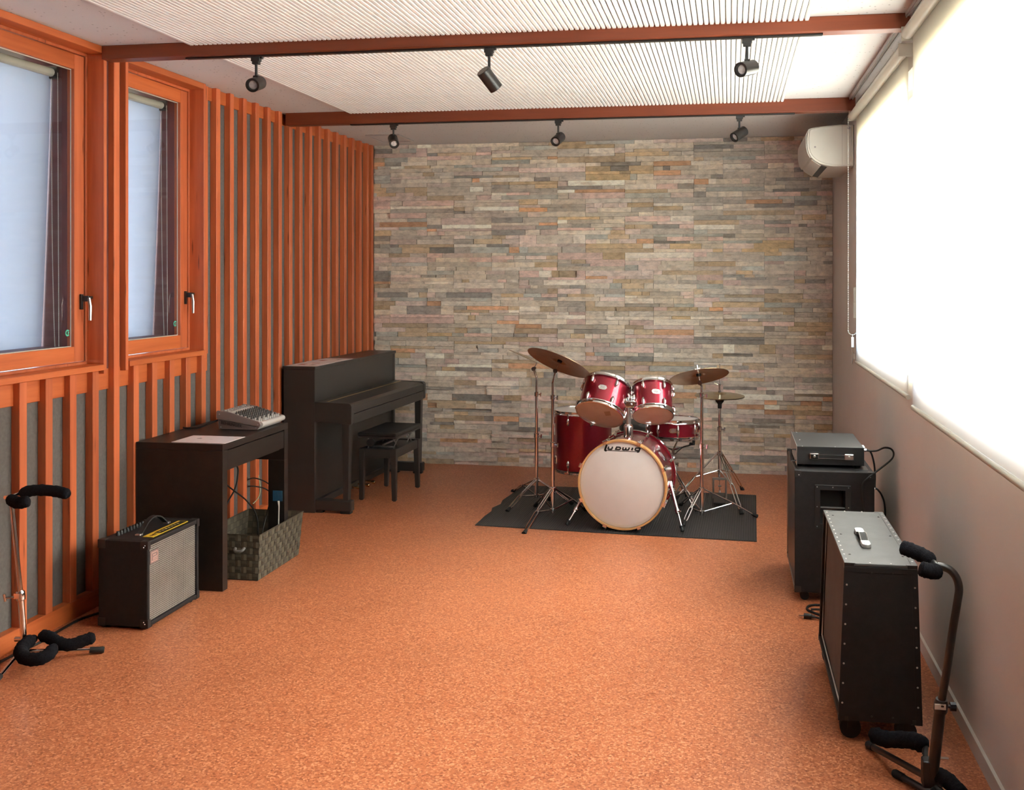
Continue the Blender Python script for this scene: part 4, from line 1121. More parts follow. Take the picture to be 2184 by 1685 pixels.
# chrome guitar stand at the left edge
def foam(name, pts, r, par):
    P = smooth_path(pts, 7)
    rs = []
    for i in range(len(P)):
        k = i / (len(P) - 1)
        e = min(1.0, 0.55 + min(k, 1 - k) * 6)
        rs.append(r * e * (1 + 0.05 * math.sin(i * 2.3) + 0.03 * math.sin(i * 5.1)))
    return obj(name, MB().tube(P, rs, 12), M_FOAM, par, smooth=60)
def left_stand():
    t = T('guitar_stand', 'chrome guitar stand with black foam arms at the foot of the battens', 'guitar stand', (-2.88, 3.72, 0))
    C = M_CHROME
    hub = Vector((-2.895, 3.735, 0.105))
    obj('lower_tube', MB().tube([hub + Vector((0, 0, -0.03)), (-2.912, 3.735, 0.285)], 0.0125, 14), C, t, smooth=40)
    obj('upper_tube', MB().tube([(-2.911, 3.735, 0.283), (-2.956, 3.735, 0.690)], 0.0095, 14), C, t, smooth=40)
    cl = obj('clamp', MB().lathe([(0.0155, 0), (0.0175, 0.004), (0.0175, 0.034), (0.0145, 0.040)], 16, frame_z((-2.9095, 3.735, 0.258), (-0.1, 0, 1))).box(-2.926, 3.712, 0.270, -2.896, 3.722, 0.292), C, t, smooth=35)
    obj('clamp_screw', MB().tube([(-2.916, 3.72, 0.277), (-2.958, 3.70, 0.277)], 0.0045, 8).tube([(-2.956, 3.701, 0.262), (-2.960, 3.699, 0.292)], 0.006, 8), C, cl, smooth=40)
    # neck yoke
    yk = obj('neck_yoke', MB().tube(smooth_path([(-2.955, 3.700, 0.692), (-2.957, 3.735, 0.690), (-2.950, 3.775, 0.692)]), 0.008, 10), C, t, smooth=40)
    foam('foam_sleeve', [(-2.935, 3.700, 0.690), (-2.895, 3.682, 0.680), (-2.860, 3.672, 0.680), (-2.828, 3.680, 0.688)], 0.024, yk)
    foam('foam_sleeve', [(-2.945, 3.775, 0.694), (-2.880, 3.79, 0.706), (-2.80, 3.80, 0.702), (-2.735, 3.80, 0.690)], 0.024, yk)
    # cradle arms with foam
    cr = obj('cradle', MB().tube([(-2.935, 3.735, 0.095), (-2.855, 3.735, 0.098)], 0.010, 12), C, t, smooth=40)
    foam('foam_sleeve', [(-2.868, 3.765, 0.093), (-2.868, 3.705, 0.088), (-2.850, 3.655, 0.078), (-2.800, 3.618, 0.068), (-2.745, 3.616, 0.068), (-2.715, 3.640, 0.078), (-2.722, 3.690, 0.094)], 0.026, cr)
    foam('foam_sleeve', [(-2.855, 3.778, 0.098), (-2.815, 3.775, 0.098), (-2.755, 3.760, 0.082), (-2.705, 3.765, 0.074), (-2.655, 3.800, 0.086), (-2.630, 3.822, 0.092)], 0.025, cr)
    # folding legs
    obj('leg_hub', MB().lathe([(0.016, 0), (0.022, 0.006), (0.022, 0.034), (0.014, 0.042)], 16, Matrix.Translation((-2.895, 3.735, 0.034))), M_BLACKPLASTIC, t, smooth=35)
    for a, b in (((-2.880, 3.740, 0.046), (-2.640, 3.878, 0.016)), ((-2.900, 3.715, 0.046), (-2.842, 3.500, 0.016)), ((-2.910, 3.745, 0.046), (-2.985, 3.860, 0.016))):
        a = Vector(a); b = Vector(b)
        l = obj('leg', MB().tube([a, b], 0.009, 12), C, t, smooth=40)
        d = (b - a).normalized()
        obj('rubber_foot', MB().tube([b - d * 0.045, b - d * 0.01, b + d * 0.004, b + d * 0.012], [0.0125, 0.013, 0.0145, 0.012], 12), M_RUBBER, l, smooth=40)
left_stand()
# ================================================================== AMPLIFIERS ON THE RIGHT
def castor(x, y, r, par, zt):
    obj('castor', MB().tube([(x, y - 0.015, r), (x, y + 0.015, r)], r, 18).box(x - 0.010, y - 0.019, r, x + 0.010, y - 0.0155, zt).box(x - 0.010, y + 0.0155, r, x + 0.010, y + 0.019, zt).box(x - 0.026, y - 0.026, zt - 0.004, x + 0.026, y + 0.026, zt - 0.0002), M_RUBBER, par, smooth=35)
def plate_with_hole(x0, x1, z0, z1, a0, a1, b0, b1, ya, yb):
    # upright plate in the xz plane with a rectangular hole, one clean loop of faces
    mb = MB()
    v = []
    for y in (ya, yb):
        v += [(x0, y, z0), (x1, y, z0), (x1, y, z1), (x0, y, z1), (a0, y, b0), (a1, y, b0), (a1, y, b1), (a0, y, b1)]
    f = []
    for i in range(4):
        j = (i + 1) % 4
        f += [(i, j, 4 + j, 4 + i), (8 + j, 8 + i, 12 + i, 12 + j), (i, 8 + i, 8 + j, j), (4 + i, 4 + j, 12 + j, 12 + i)]
    return mb.add(v, f)
def bass_cab():
    x0, x1, y0, y1, z0, z1 = 0.320, 0.700, 5.052, 5.692, 0.048, 0.647
    t = T('bass_cabinet', 'tall black bass speaker cabinet on castors standing by the wall', 'speaker cabinet', ((x0 + x1) / 2, (y0 + y1) / 2, 0))
    B = M_TOLEX
    hx0, hx1, hz0, hz1 = 0.438, 0.566, 0.388, 0.560        # side handle opening
    sd = plate_with_hole(x0, x1, z0, z1, hx0, hx1, hz0, hz1, y0, y0 + 0.018)
    sd.box(x0 + 0.02, y0 + 0.018, z0, x1, y1 - 0.0005, z0 + 0.018).box(x0 + 0.02, y0 + 0.018, z1 - 0.018, x1, y1 - 0.0005, z1).box(x0 + 0.02, y1 - 0.018, z0 + 0.018, x1, y1, z1 - 0.018).box(x1 - 0.018, y0 + 0.018, z0 + 0.018, x1, y1 - 0.018, z1 - 0.018)
    obj('cabinet', sd, B, t, bev=0.004)
    obj('grille', MB().box(x0 + 0.003, y0 + 0.019, z0 + 0.004, x0 + 0.0195, y1 - 0.004, z1 - 0.004), M_BLACKMETAL, t, bev=0.003)
    obj('grille_trim', MB().box(x0 - 0.002, y1 - 0.012, z0 + 0.02, x0 + 0.004, y1 - 0.002, z1 - 0.02).box(x0 - 0.002, y0 + 0.006, z0 + 0.012, x0 + 0.0025, y1 - 0.012, z0 + 0.019), M_STEEL, t)
    # recessed handle cup with a frame
    fr = MB(); w = 0.030
    fx0, fx1, fz0, fz1 = hx0 - 0.022, hx1 + 0.022, hz0 - 0.022, hz1 + 0.022
    fr = plate_with_hole(fx0, fx1, fz0, fz1, hx0 + 0.004, hx1 - 0.004, hz0 + 0.004, hz1 - 0.004, y0 - 0.004, y0 - 0.0002)
    hf = obj('handle_frame', fr, M_BLACKPLASTIC, t, bev=0.002)
    cup = MB().box(hx0 + 0.004, y0 + 0.095, hz0, hx1 - 0.004, y0 + 0.100, hz1)
    cup.box(hx0, y0, hz0, hx0 + 0.004, y0 + 0.1, hz1).box(hx1 - 0.004, y0, hz0, hx1, y0 + 0.1, hz1).box(hx0 + 0.004, y0, hz1 - 0.004, hx1 - 0.004, y0 + 0.1, hz1)
    cup.add([(hx0 + 0.004, y0, hz0 + 0.004), (hx1 - 0.004, y0, hz0 + 0.004), (hx1 - 0.004, y0 + 0.095, hz0 + 0.05), (hx0 + 0.004, y0 + 0.095, hz0 + 0.05)], [(0, 1, 2, 3)])
    obj('handle_cup', cup, M_BLACKPLASTIC, hf)
    obj('handle_bar', MB().tube([(hx0 + 0.005, y0 + 0.010, hz0 + 0.078), (hx1 - 0.005, y0 + 0.010, hz0 + 0.078)], 0.009, 12), M_BLACKPLASTIC, hf, smooth=40)
    for zz in (fz0 + 0.011, (fz0 + fz1) / 2, fz1 - 0.011):
        for xx in (fx0 + 0.011, fx1 - 0.011) + (((fx0 + fx1) / 2,) if zz > fz1 - 0.02 else ()):
            obj('screw', MB().lathe([(0, 0), (0.003, 0), (0.002, 0.0015), (0, 0.002)], 8, frame_z((xx, y0 - 0.004, zz), (0, -1, 0))), M_STEEL, hf, smooth=40)
    # corners
    for zz, sz in ((z0, 1), (z1, -1)):
        for xx, sx in ((x0, 1), (x1, -1)):
            for yy, sy in ((y0, 1), (y1, -1)):
                e, cs = 0.0014, 0.030
                c = MB().box(xx - sx * e, yy - sy * e, zz - sz * e, xx + sx * cs, yy + sy * 0.001, zz + sz * cs).box(xx - sx * e, yy - sy * e, zz - sz * e, xx + sx * cs, yy + sy * cs, zz + sz * 0.001)
                c.box(xx - sx * e, yy - sy * e, zz - sz * e, xx + sx * 0.001, yy + sy * (0.016 if sx > 0 else cs), zz + sz * cs)
                cp = obj('corner_protector', c, M_BLACKPLASTIC, t, bev=0.003)
                if sy > 0 and sz < 0: obj('rivet', MB().lathe([(0, 0), (0.0035, 0), (0.002, 0.002), (0, 0.0022)], 8, frame_z((xx + sx * 0.020, yy - e, zz + sz * 0.020), (0, -1, 0))), M_STEEL, cp, smooth=40)
    for xx in (x0 + 0.05, x1 - 0.05):
        for yy in (y0 + 0.05, y1 - 0.05): castor(xx, yy, 0.022, t, z0)
    obj('jack_socket', MB().tube([(x1, y0 + 0.13, 0.541), (x1 + 0.020, y0 + 0.13, 0.541)], 0.009, 10), M_STEEL, t, smooth=40)
    obj('top_handle_recess', MB().box(x1 - 0.085, y0 + 0.055, z1 - 0.001, x1 - 0.02, y0 + 0.17, z1 + 0.0022), M_BLACKPLASTIC, t, bev=0.001)
bass_cab()
def bass_head():
    x0, x1, y0, y1, z0, z1 = 0.334, 0.664, 5.150, 5.615, 0.662, 0.752
    t = T('bass_amplifier_head', 'flat black bass amplifier head lying on the tall bass cabinet', 'amplifier', ((x0 + x1) / 2, (y0 + y1) / 2, 0.6475))
    obj('case', MB().box(x0 + 0.004, y0, z0, x1, y1, z1), simple('black_powder_coat', (0.015, 0.015, 0.016), 0.45, var=0.1, bmp=0.15, bscale=600), t, bev=0.0015)
    fp = obj('front_plate', MB().box(x0, y0 - 0.003, z0 - 0.004, x0 + 0.0038, y1 + 0.003, z1 + 0.004), M_STEEL, t, bev=0.001, label='pale front plate')
    for i in range(8):
        yy = y0 + 0.05 + i * (y1 - y0 - 0.10) / 7
        obj('knob', MB().lathe([(0.012, 0), (0.011, 0.016), (0, 0.017)], 14, frame_z((x0, yy, (z0 + z1) / 2 + (0.018 if i % 2 else -0.004)), (-1, 0, 0))), M_BLACKPLASTIC, fp, smooth=35)
    obj('rack_handle', MB().tube([(x0, y0 + 0.020, z0 + 0.014), (x0 - 0.024, y0 + 0.020, z0 + 0.014), (x0 - 0.024, y0 + 0.020, z1 - 0.02), (x0, y0 + 0.020, z1 - 0.02)], 0.004, 8), M_BLACKMETAL, fp, smooth=40)
    # strap handle on the side towards the camera
    hx0, hx1, zc = 0.398, 0.612, 0.706
    hd = obj('carry_handle', MB().box(hx0 + 0.040, y0 - 0.016, zc - 0.010, hx1 - 0.040, y0 - 0.010, zc + 0.010), M_RUBBER, t, bev=0.002)
    obj('handle_edge', MB().box(hx0 + 0.040, y0 - 0.0168, zc + 0.0085, hx1 - 0.040, y0 - 0.0160, zc + 0.0105).box(hx0 + 0.040, y0 - 0.0168, zc - 0.0105, hx1 - 0.040, y0 - 0.0160, zc - 0.0085), M_STEEL, hd)
    for a in (hx0, hx1 - 0.046):
        c = obj('handle_cap', MB().box(a, y0 - 0.020, zc - 0.016, a + 0.046, y0 - 0.0002, zc + 0.016), M_CHROME, hd, bev=0.004)
        obj('cap_screw', MB().lathe([(0, 0), (0.007, 0), (0.005, 0.003), (0, 0.0035)], 12, frame_z((a + 0.023, y0 - 0.020, zc), (0, -1, 0))), M_STEEL, hd, smooth=40)
    for xx in (x0 + 0.04, x1 - 0.03):
        for yy in (y0 + 0.035, y1 - 0.035):
            obj('foot', MB().lathe([(0.013, 0.6476), (0.014, z0)], 12, Matrix.Translation((xx, yy, 0))), M_RUBBER, t, smooth=35)
    for (xx, yy) in ((x0 + 0.03, y0 + 0.006), (x0 + 0.19, y0 + 0.006), (x0 + 0.03, y1 - 0.006), (x0 + 0.03, y0 + 0.2)):
        obj('screw', MB().lathe([(0, 0), (0.003, 0), (0.002, 0.0014), (0, 0.0016)], 8, Matrix.Translation((xx, yy, z1))), M_STEEL, t, smooth=40)
    for yy in (y0 + 0.016, y0 + 0.085, y0 + 0.12):
        obj('socket', MB().tube([(x1 + 0.0005, yy, z1 - 0.014), (x1 + 0.012, yy, z1 - 0.014)], 0.008, 10), M_CHROME, t, smooth=40)
bass_head()
solo('speaker_cable', MB().tube(smooth_path([(0.676, 5.166, 0.737), (0.70, 5.166, 0.735), (0.728, 5.166, 0.738), (0.765, 5.175, 0.752), (0.798, 5.18, 0.745), (0.808, 5.17, 0.722), (0.790, 5.14, 0.698), (0.725, 5.08, 0.660), (0.666, 5.035, 0.625), (0.640, 5.033, 0.588), (0.646, 5.035, 0.50), (0.655, 5.036, 0.36), (0.66, 5.037, 0.20), (0.66, 5.040, 0.02), (0.665, 5.035, 0.006)]), 0.0045, 8), M_RUBBER, 'black cable looping out behind the bass head and down its cabinet', 'cable', smooth=40)
solo('speaker_cable', MB().tube(smooth_path([(0.676, 5.235, 0.733), (0.705, 5.235, 0.720), (0.722, 5.235, 0.665), (0.727, 5.23, 0.60), (0.724, 5.21, 0.545), (0.733, 5.186, 0.540), (0.752, 5.17, 0.512), (0.766, 5.17, 0.455), (0.768, 5.17, 0.30), (0.768, 5.18, 0.12), (0.770, 5.19, 0.006)]), 0.0045, 8), M_RUBBER, 'black cable between the head and the back of the bass cabinet', 'cable', smooth=40)
# plug lying on the floor
pc = T('power_cord', 'black mains cord with its plug lying on the floor between the cabinets', 'cord', (0.40, 4.88, 0))
obj('cord', MB().tube(smooth_path([(0.50, 5.005, 0.006), (0.45, 5.003, 0.006), (0.405, 4.998, 0.006), (0.378, 4.970, 0.006), (0.372, 4.925, 0.006), (0.394, 4.888, 0.006), (0.425, 4.855, 0.006), (0.465, 4.80, 0.006), (0.50, 4.76, 0.006), (0.515, 4.70, 0.006), (0.49, 4.68, 0.006), (0.455, 4.735, 0.007), (0.425, 4.785, 0.010), (0.398, 4.803, 0.012)]), 0.0058, 8), M_RUBBER, pc, smooth=40)
obj('cord', MB().tube(smooth_path([(0.385, 4.892, 0.0185), (0.415, 4.896, 0.0185), (0.455, 4.918, 0.010), (0.50, 4.94, 0.006)]), 0.0055, 8), M_RUBBER, pc, smooth=40)
pl = obj('plug', MB().tube([(0.398, 4.803, 0.0125), (0.384, 4.8045, 0.013), (0.380, 4.805, 0.0135), (0.352, 4.8075, 0.0135), (0.346, 4.808, 0.0135)], [0.0075, 0.0085, 0.0125, 0.0132, 0.0125], 12), M_BLACKPLASTIC, pc, smooth=40)
obj('prong', MB().box(0.324, 4.801, 0.013, 0.346, 4.8065, 0.0145).box(0.324, 4.8115, 0.013, 0.346, 4.817, 0.0145), M_STEEL, pl)

# guitar cabinet with the slanted front
def guitar_cab():
    y0, y1 = 3.548, 4.330
    zt, zb = 0.622, 0.080
    xb = 0.648
    xt_f, xb_f = 0.392, 0.372
    t = T('guitar_cabinet', 'black guitar speaker cabinet with riveted grey top on castors', 'speaker cabinet', (0.51, (y0 + y1) / 2, 0))
    B = M_TOLEX
    M = Matrix(((1, 0, 0, 0), (0, 0, 1, 0), (0, 1, 0, 0), (0, 0, 0, 1)))
    side = [(xb_f, zb), (xb, zb), (xb - 0.016, zt - 0.012), (xt_f, zt - 0.012)]
    obj('side_panel', MB().prism(side, y0, y0 + 0.018, M), B, t, bev=0.002)
    obj('side_panel', MB().prism(side, y1 - 0.018, y1, M), B, t, bev=0.002)
    tp = obj('top_panel', MB().box(xt_f, y0 + 0.0, zt - 0.0115, xb - 0.016, y1, zt), M_TOLEX_G, t, bev=0.003, label='worn grey top')
    obj('bottom_panel', MB().box(xb_f, y0 + 0.0185, zb, xb, y1 - 0.0185, zb + 0.018), B, t, bev=0.002)
    obj('back_panel', MB().prism([(xb - 0.012, zb + 0.018), (xb - 0.001, zb + 0.018), (xb - 0.016, zt - 0.012), (xb - 0.028, zt - 0.012)], y0 + 0.0185, y1 - 0.0185, M), B, t)
    # grille cloth set back in the front, with piping
    gf = MB().prism([(xb_f + 0.018, zb + 0.020), (xb_f + 0.026, zb + 0.020), (xt_f + 0.026, zt - 0.014), (xt_f + 0.018, zt - 0.014)], y0 + 0.019, y1 - 0.019, M)
    obj('grille_cloth', gf, simple('grey_brown_grille_cloth', (0.085, 0.070, 0.062), 0.85, bmp=0.5, bscale=700), t)
    pp = MB().tube([(xb_f + 0.012, y0 + 0.024, zb + 0.026), (xb_f + 0.012, y1 - 0.024, zb + 0.026), (xt_f + 0.012, y1 - 0.024, zt - 0.020), (xt_f + 0.012, y0 + 0.024, zt - 0.020)], 0.003, 6, closed=True)
    obj('piping', pp, M_ALU, t, smooth=40)
    # edging strips and rivets on top
    for xx in (xt_f + 0.009, xb - 0.016 - 0.009):
        ed = obj('edge_strip', MB().box(xx - 0.0095, y0 + 0.004, zt + 0.0002, xx + 0.0095, y1 - 0.004, zt + 0.0014), M_TOLEX_G, tp, bev=0.0006)
        for i in range(13):
            yy = y0 + 0.045 + i * (y1 - y0 - 0.09) / 12
            obj('rivet', MB().lathe([(0, 0), (0.0042, 0), (0.003, 0.0022), (0, 0.003)], 8, Matrix.Translation((xx, yy, zt + 0.0014))), M_STEEL, tp, smooth=40)
    for xx in (xt_f + 0.030, xb - 0.045):
        for k in (0.10, 0.5, 0.93):
            yy = y0 + 0.04 + k * (y1 - y0 - 0.08)
            obj('rivet', MB().lathe([(0, 0), (0.0055, 0), (0.003, 0.0025), (0, 0.003)], 8, Matrix.Translation((xx, yy, zt))), M_BLACKMETAL, tp, smooth=40)
    for xx in (xt_f + 0.085, xt_f + 0.155):
        for yy in (y0 + 0.008, y1 - 0.008):
            obj('rivet', MB().lathe([(0, 0), (0.004, 0), (0.003, 0.002), (0, 0.003)], 8, Matrix.Translation((xx, yy, zt))), M_STEEL, tp, smooth=40)
    # rivets down the side facing the camera, and on its top edge
    sr = obj('side_edging', MB().prism([(xb_f - 0.001, zb - 0.001), (xb_f + 0.020, zb - 0.001), (xt_f + 0.020, zt - 0.012), (xt_f - 0.001, zt - 0.012)], y0 - 0.0016, y0 - 0.0002, M).prism([(xb - 0.020, zb - 0.001), (xb + 0.001, zb - 0.001), (xb - 0.015, zt - 0.012), (xb - 0.036, zt - 0.012)], y0 - 0.0016, y0 - 0.0002, M), B, t)
    for i in range(7):
        k = (i + 0.9) / 8
        for a, b2 in ((xb_f + 0.010, xt_f + 0.010), (xb - 0.012, xb - 0.026)):
            xx = a + (b2 - a) * k; zz = zb + (zt - zb) * k
            obj('rivet', MB().lathe([(0, 0), (0.0036, 0), (0.0026, 0.002), (0, 0.0026)], 8, frame_z((xx, y0 - 0.0016, zz), (0, -1, 0))), M_STEEL, sr, smooth=40)
    for xx in (xt_f + 0.09, xt_f + 0.16):
        for zz in (zt - 0.028, zb + 0.020):
            obj('rivet', MB().lathe([(0, 0), (0.0036, 0), (0.0026, 0.002), (0, 0.0026)], 8, frame_z((xx, y0 - 0.0002, zz), (0, -1, 0))), M_BLACKMETAL, sr, smooth=40)
    # corners
    e = 0.0012
    lip = obj('top_lip', MB().box(xt_f + 0.002, y0 - 0.0022, zt - 0.030, xb - 0.018, y0 - 0.0002, zt - 0.0116), M_TOLEX, t, bev=0.0008)
    for zz, sz, xa, xc in ((zt, -1, xt_f, xb - 0.016), (zb, 1, xb_f, xb)):
        for xx, sx in ((xa, 1), (xc, -1)):
            for yy, sy in ((y0, 1), (y1, -1)):
                c = MB().box(xx - sx * e, yy - sy * e, zz - sz * e, xx + sx * 0.032, yy + sy * 0.001, zz + sz * 0.016).box(xx - sx * e, yy - sy * e, zz - sz * e, xx + sx * 0.036, yy + sy * 0.012, zz + sz * 0.0010).box(xx - sx * e, yy - sy * e, zz - sz * e, xx + sx * 0.0010, yy + sy * 0.017, zz + sz * 0.020)
                obj('corner_protector', c, M_BLACKMETAL, t, bev=0.002)
    # strap handle on top
    hx, hy0, hy1 = 0.4925, 3.760, 3.985
    P = smooth_path([(hx, hy0 + 0.02, zt + 0.004), (hx, hy0 + 0.055, zt + 0.010), (hx, (hy0 + hy1) / 2, zt + 0.022), (hx, hy1 - 0.055, zt + 0.010), (hx, hy1 - 0.02, zt + 0.004)])
    mb = MB()
    for a, b2 in zip(P, P[1:]):
        w = 0.014
        mb.add([a + Vector((-w, 0, 0.003)), a + Vector((w, 0, 0.003)), b2 + Vector((w, 0, 0.003)), b2 + Vector((-w, 0, 0.003)), a + Vector((-w, 0, -0.003)), a + Vector((w, 0, -0.003)), b2 + Vector((w, 0, -0.003)), b2 + Vector((-w, 0, -0.003))],
               [(0, 1, 2, 3), (7, 6, 5, 4), (0, 3, 7, 4), (1, 5, 6, 2), (0, 4, 5, 1), (3, 2, 6, 7)])
    hd = obj('carry_handle', mb, M_RUBBER, t)
    mb2 = MB()
    for s in (-1, 1): mb2.tube([p + Vector((s * 0.0125, 0, 0.0035)) for p in P], 0.0016, 6)
    obj('handle_edging', mb2, M_ALU, hd, smooth=40)
    for yy, s in ((hy0, 1), (hy1, -1)):
        pl2 = [(0.017 * math.cos(q), 0.017 * math.sin(q)) for q in [PI + i * PI / 8 for i in range(9)]] + [(0.017, 0.044), (-0.017, 0.044)]
        Mh = Matrix.Translation((hx, yy + s * 0.004, zt + 0.0002)) @ Matrix.Diagonal((1, s, 1, 1))
        obj('handle_cap', MB().prism(pl2, 0, 0.014, Mh), M_ALU, hd, bev=0.003, label='pale metal end cap')
        for (dx, dy) in ((-0.006, 0.008), (0.006, 0.008), (0, 0.022)):
            obj('cap_screw', MB().lathe([(0, 0), (0.0032, 0), (0, 0.0012)], 8, Matrix.Translation((hx + dx, yy + s * (0.004 + dy), zt + 0.0142))), M_BLACKMETAL, hd)
    for xx in (xb_f + 0.045, xb - 0.045):
        for yy in (y0 + 0.06, y1 - 0.06): castor(xx, yy, 0.036, t, zb)
guitar_cab()

# black guitar stand in front of it
def right_stand():
    t = T('guitar_stand', 'black guitar stand with foam arms in front of the riveted cabinet', 'guitar stand', (0.625, 3.12, 0))
    K = M_BLACKMETAL
    obj('lower_tube', MB().tube([(0.603, 3.155, 0.075), (0.6215, 3.115, 0.335)], 0.0165, 16), K, t, smooth=40)
    c = obj('clamp', MB().lathe([(0.0185, 0), (0.020, 0.005), (0.020, 0.028), (0.0165, 0.040)], 18, frame_z((0.6205, 3.1172, 0.312), (0.07, -0.15, 1))), K, t, smooth=35)
    obj('clamp_tag', MB().box(0.600, 3.094, 0.326, 0.6325, 3.0965, 0.343), M_WHITEPLASTIC, c, bev=0.001, label='pale tag on the clamp')
    obj('clamp_knob', MB().tube([(0.638, 3.115, 0.330), (0.650, 3.115, 0.330)], 0.005, 8).tube([(0.648, 3.115, 0.330), (0.664, 3.115, 0.330)], 0.0135, 8), M_BLACKPLASTIC, c, smooth=35)
    up = smooth_path([(0.6215, 3.115, 0.33), (0.636, 3.098, 0.45), (0.651, 3.092, 0.568), (0.664, 3.090, 0.655), (0.668, 3.092, 0.690), (0.662, 3.098, 0.718), (0.647, 3.104, 0.737), (0.628, 3.108, 0.745), (0.610, 3.110, 0.747)], 5)
    obj('upper_tube', MB().tube(up, 0.0118, 14), K, t, smooth=40)
    yk = obj('neck_yoke', MB().tube(smooth_path([(0.602, 3.070, 0.744), (0.610, 3.105, 0.746), (0.606, 3.145, 0.748)]), 0.009, 10), K, t, smooth=40)
    foam('foam_sleeve', [(0.604, 3.145, 0.749), (0.585, 3.175, 0.757), (0.550, 3.195, 0.768), (0.520, 3.205, 0.775)], 0.0225, yk)
    foam('foam_sleeve', [(0.604, 3.072, 0.742), (0.588, 3.055, 0.746), (0.566, 3.042, 0.752), (0.548, 3.040, 0.758)], 0.0225, yk)
    # lower cradle
    cr = obj('cradle', MB().box(0.575, 3.135, 0.070, 0.612, 3.175, 0.150), K, t, bev=0.004)
    foam('foam_sleeve', [(0.605, 3.260, 0.135), (0.585, 3.290, 0.140), (0.545, 3.330, 0.125), (0.495, 3.360, 0.110), (0.455, 3.385, 0.118)], 0.026, cr)
    foam('foam_sleeve', [(0.612, 3.165, 0.100), (0.640, 3.135, 0.104), (0.665, 3.095, 0.092), (0.675, 3.070, 0.088)], 0.024, cr)
    obj('axle', MB().tube([(0.588, 3.215, 0.128), (0.670, 3.250, 0.112)], 0.0045, 10).tube([(0.586, 3.213, 0.128), (0.592, 3.216, 0.128)], 0.008, 10).tube([(0.660, 3.058, 0.092), (0.676, 3.052, 0.092)], 0.007, 10), M_CHROME, cr, smooth=40)
    obj('cradle_link', MB().tube([(0.590, 3.155, 0.12), (0.596, 3.22, 0.130), (0.606, 3.265, 0.134)], 0.010, 10).tube([(0.603, 3.155, 0.09), (0.63, 3.13, 0.09)], 0.010, 10), K, cr, smooth=40)
    for a, b in (((0.596, 3.175, 0.085), (0.470, 3.520, 0.014)), ((0.612, 3.140, 0.070), (0.540, 3.010, 0.050)), ((0.690, 3.120, 0.020), (0.528, 3.330, 0.014)), ((0.606, 3.150, 0.078), (0.740, 2.98, 0.014))):
        a = Vector(a); b = Vector(b)
        if b.z > 0.03: b = Vector((0.47, 2.95, 0.014))
        l = obj('leg', MB().tube([a, b], 0.0105, 12), K, t, smooth=40)
        d = (b - a).normalized()
        obj('rubber_foot', MB().tube([b - d * 0.03, b + d * 0.004, b + d * 0.010], [0.0125, 0.0135, 0.011], 12), M_RUBBER, l, smooth=40)
right_stand()
# ================================================================== DRUM KIT
mat_pts = [(-1.615, 6.254), (-0.70, 6.190), (0.165, 6.147), (0.196, 7.440), (-0.60, 7.490), (-1.553, 7.500), (-1.578, 7.20), (-1.60, 6.98), (-1.585, 6.86), (-1.618, 6.74), (-1.60, 6.64), (-1.612, 6.50)]
dm = T('drum_mat', 'thin black ribbed rubber mat under the drum kit', 'mat', (-0.7, 6.85, 0))
obj('mat_sheet', MB().prism(mat_pts, 0.0003, 0.004), simple('black_mat_rubber', (0.022, 0.022, 0.023), 0.55, var=0.15, scale=5), dm)
rb = MB()
n = 118
for i in range(n):
    k = (i + 0.5) / n
    xa = -1.602 + (0.160 + 1.602) * k; xb = -1.545 + (0.190 + 1.545) * k
    ya = 6.256 + (6.150 - 6.256) * k; yb = 7.497 + (7.44 - 7.497) * k
    if k < 0.04: ya += 0.0; 
    w = 0.0040
    rb.add([(xa - w, ya, 0.004), (xa + w, ya, 0.004), (xb + w, yb, 0.004), (xb - w, yb, 0.004), (xa - w * 0.5, ya, 0.0056), (xa + w * 0.5, ya, 0.0056), (xb + w * 0.5, yb, 0.0056), (xb - w * 0.5, yb, 0.0056)],
           [(4, 5, 6, 7), (0, 4, 7, 3), (1, 2, 6, 5), (0, 1, 5, 4), (3, 7, 6, 2)])
obj('mat_ribs', rb, simple('black_mat_ribs', (0.030, 0.030, 0.031), 0.5, var=0.15, scale=5), dm, kind='stuff')
MZ = 0.0057                                        # top of the mat

def hexa_badge(par, R, phi, z, M=Matrix.Identity(4), s=1.0):
    p = [(-0.030, 0), (-0.021, 0.015), (0.0, 0.018), (0.021, 0.015), (0.030, 0), (0.021, -0.015), (0, -0.018), (-0.021, -0.015)]
    p = [(a * s, b * s) for a, b in p]
    n = Vector((math.cos(phi), math.sin(phi), 0))
    Mb = M @ frame_z(n * (R + 0.0005) + Vector((0, 0, z)), n, (-math.sin(phi), math.cos(phi), 0))
    b = obj('badge', MB().prism(p, -0.003, 0.002, Mb), M_CHROME, par, local=True, bev=0.0008, label='silver maker badge')
    q = MB().box(-0.013 * s, -0.0025 * s, 0.002, 0.013 * s, 0.0025 * s, 0.0026).stroke([(-0.018 * s, 0.007 * s), (0, 0.010 * s), (0.018 * s, 0.007 * s)], 0.0022 * s, 0.0006, Matrix.Translation((0, 0, 0.002))).stroke([(-0.018 * s, -0.007 * s), (0, -0.010 * s), (0.018 * s, -0.007 * s)], 0.0022 * s, 0.0006, Matrix.Translation((0, 0, 0.002)))
    obj('badge_print', MB().merge(q, Mb), M_INK, b, local=True)
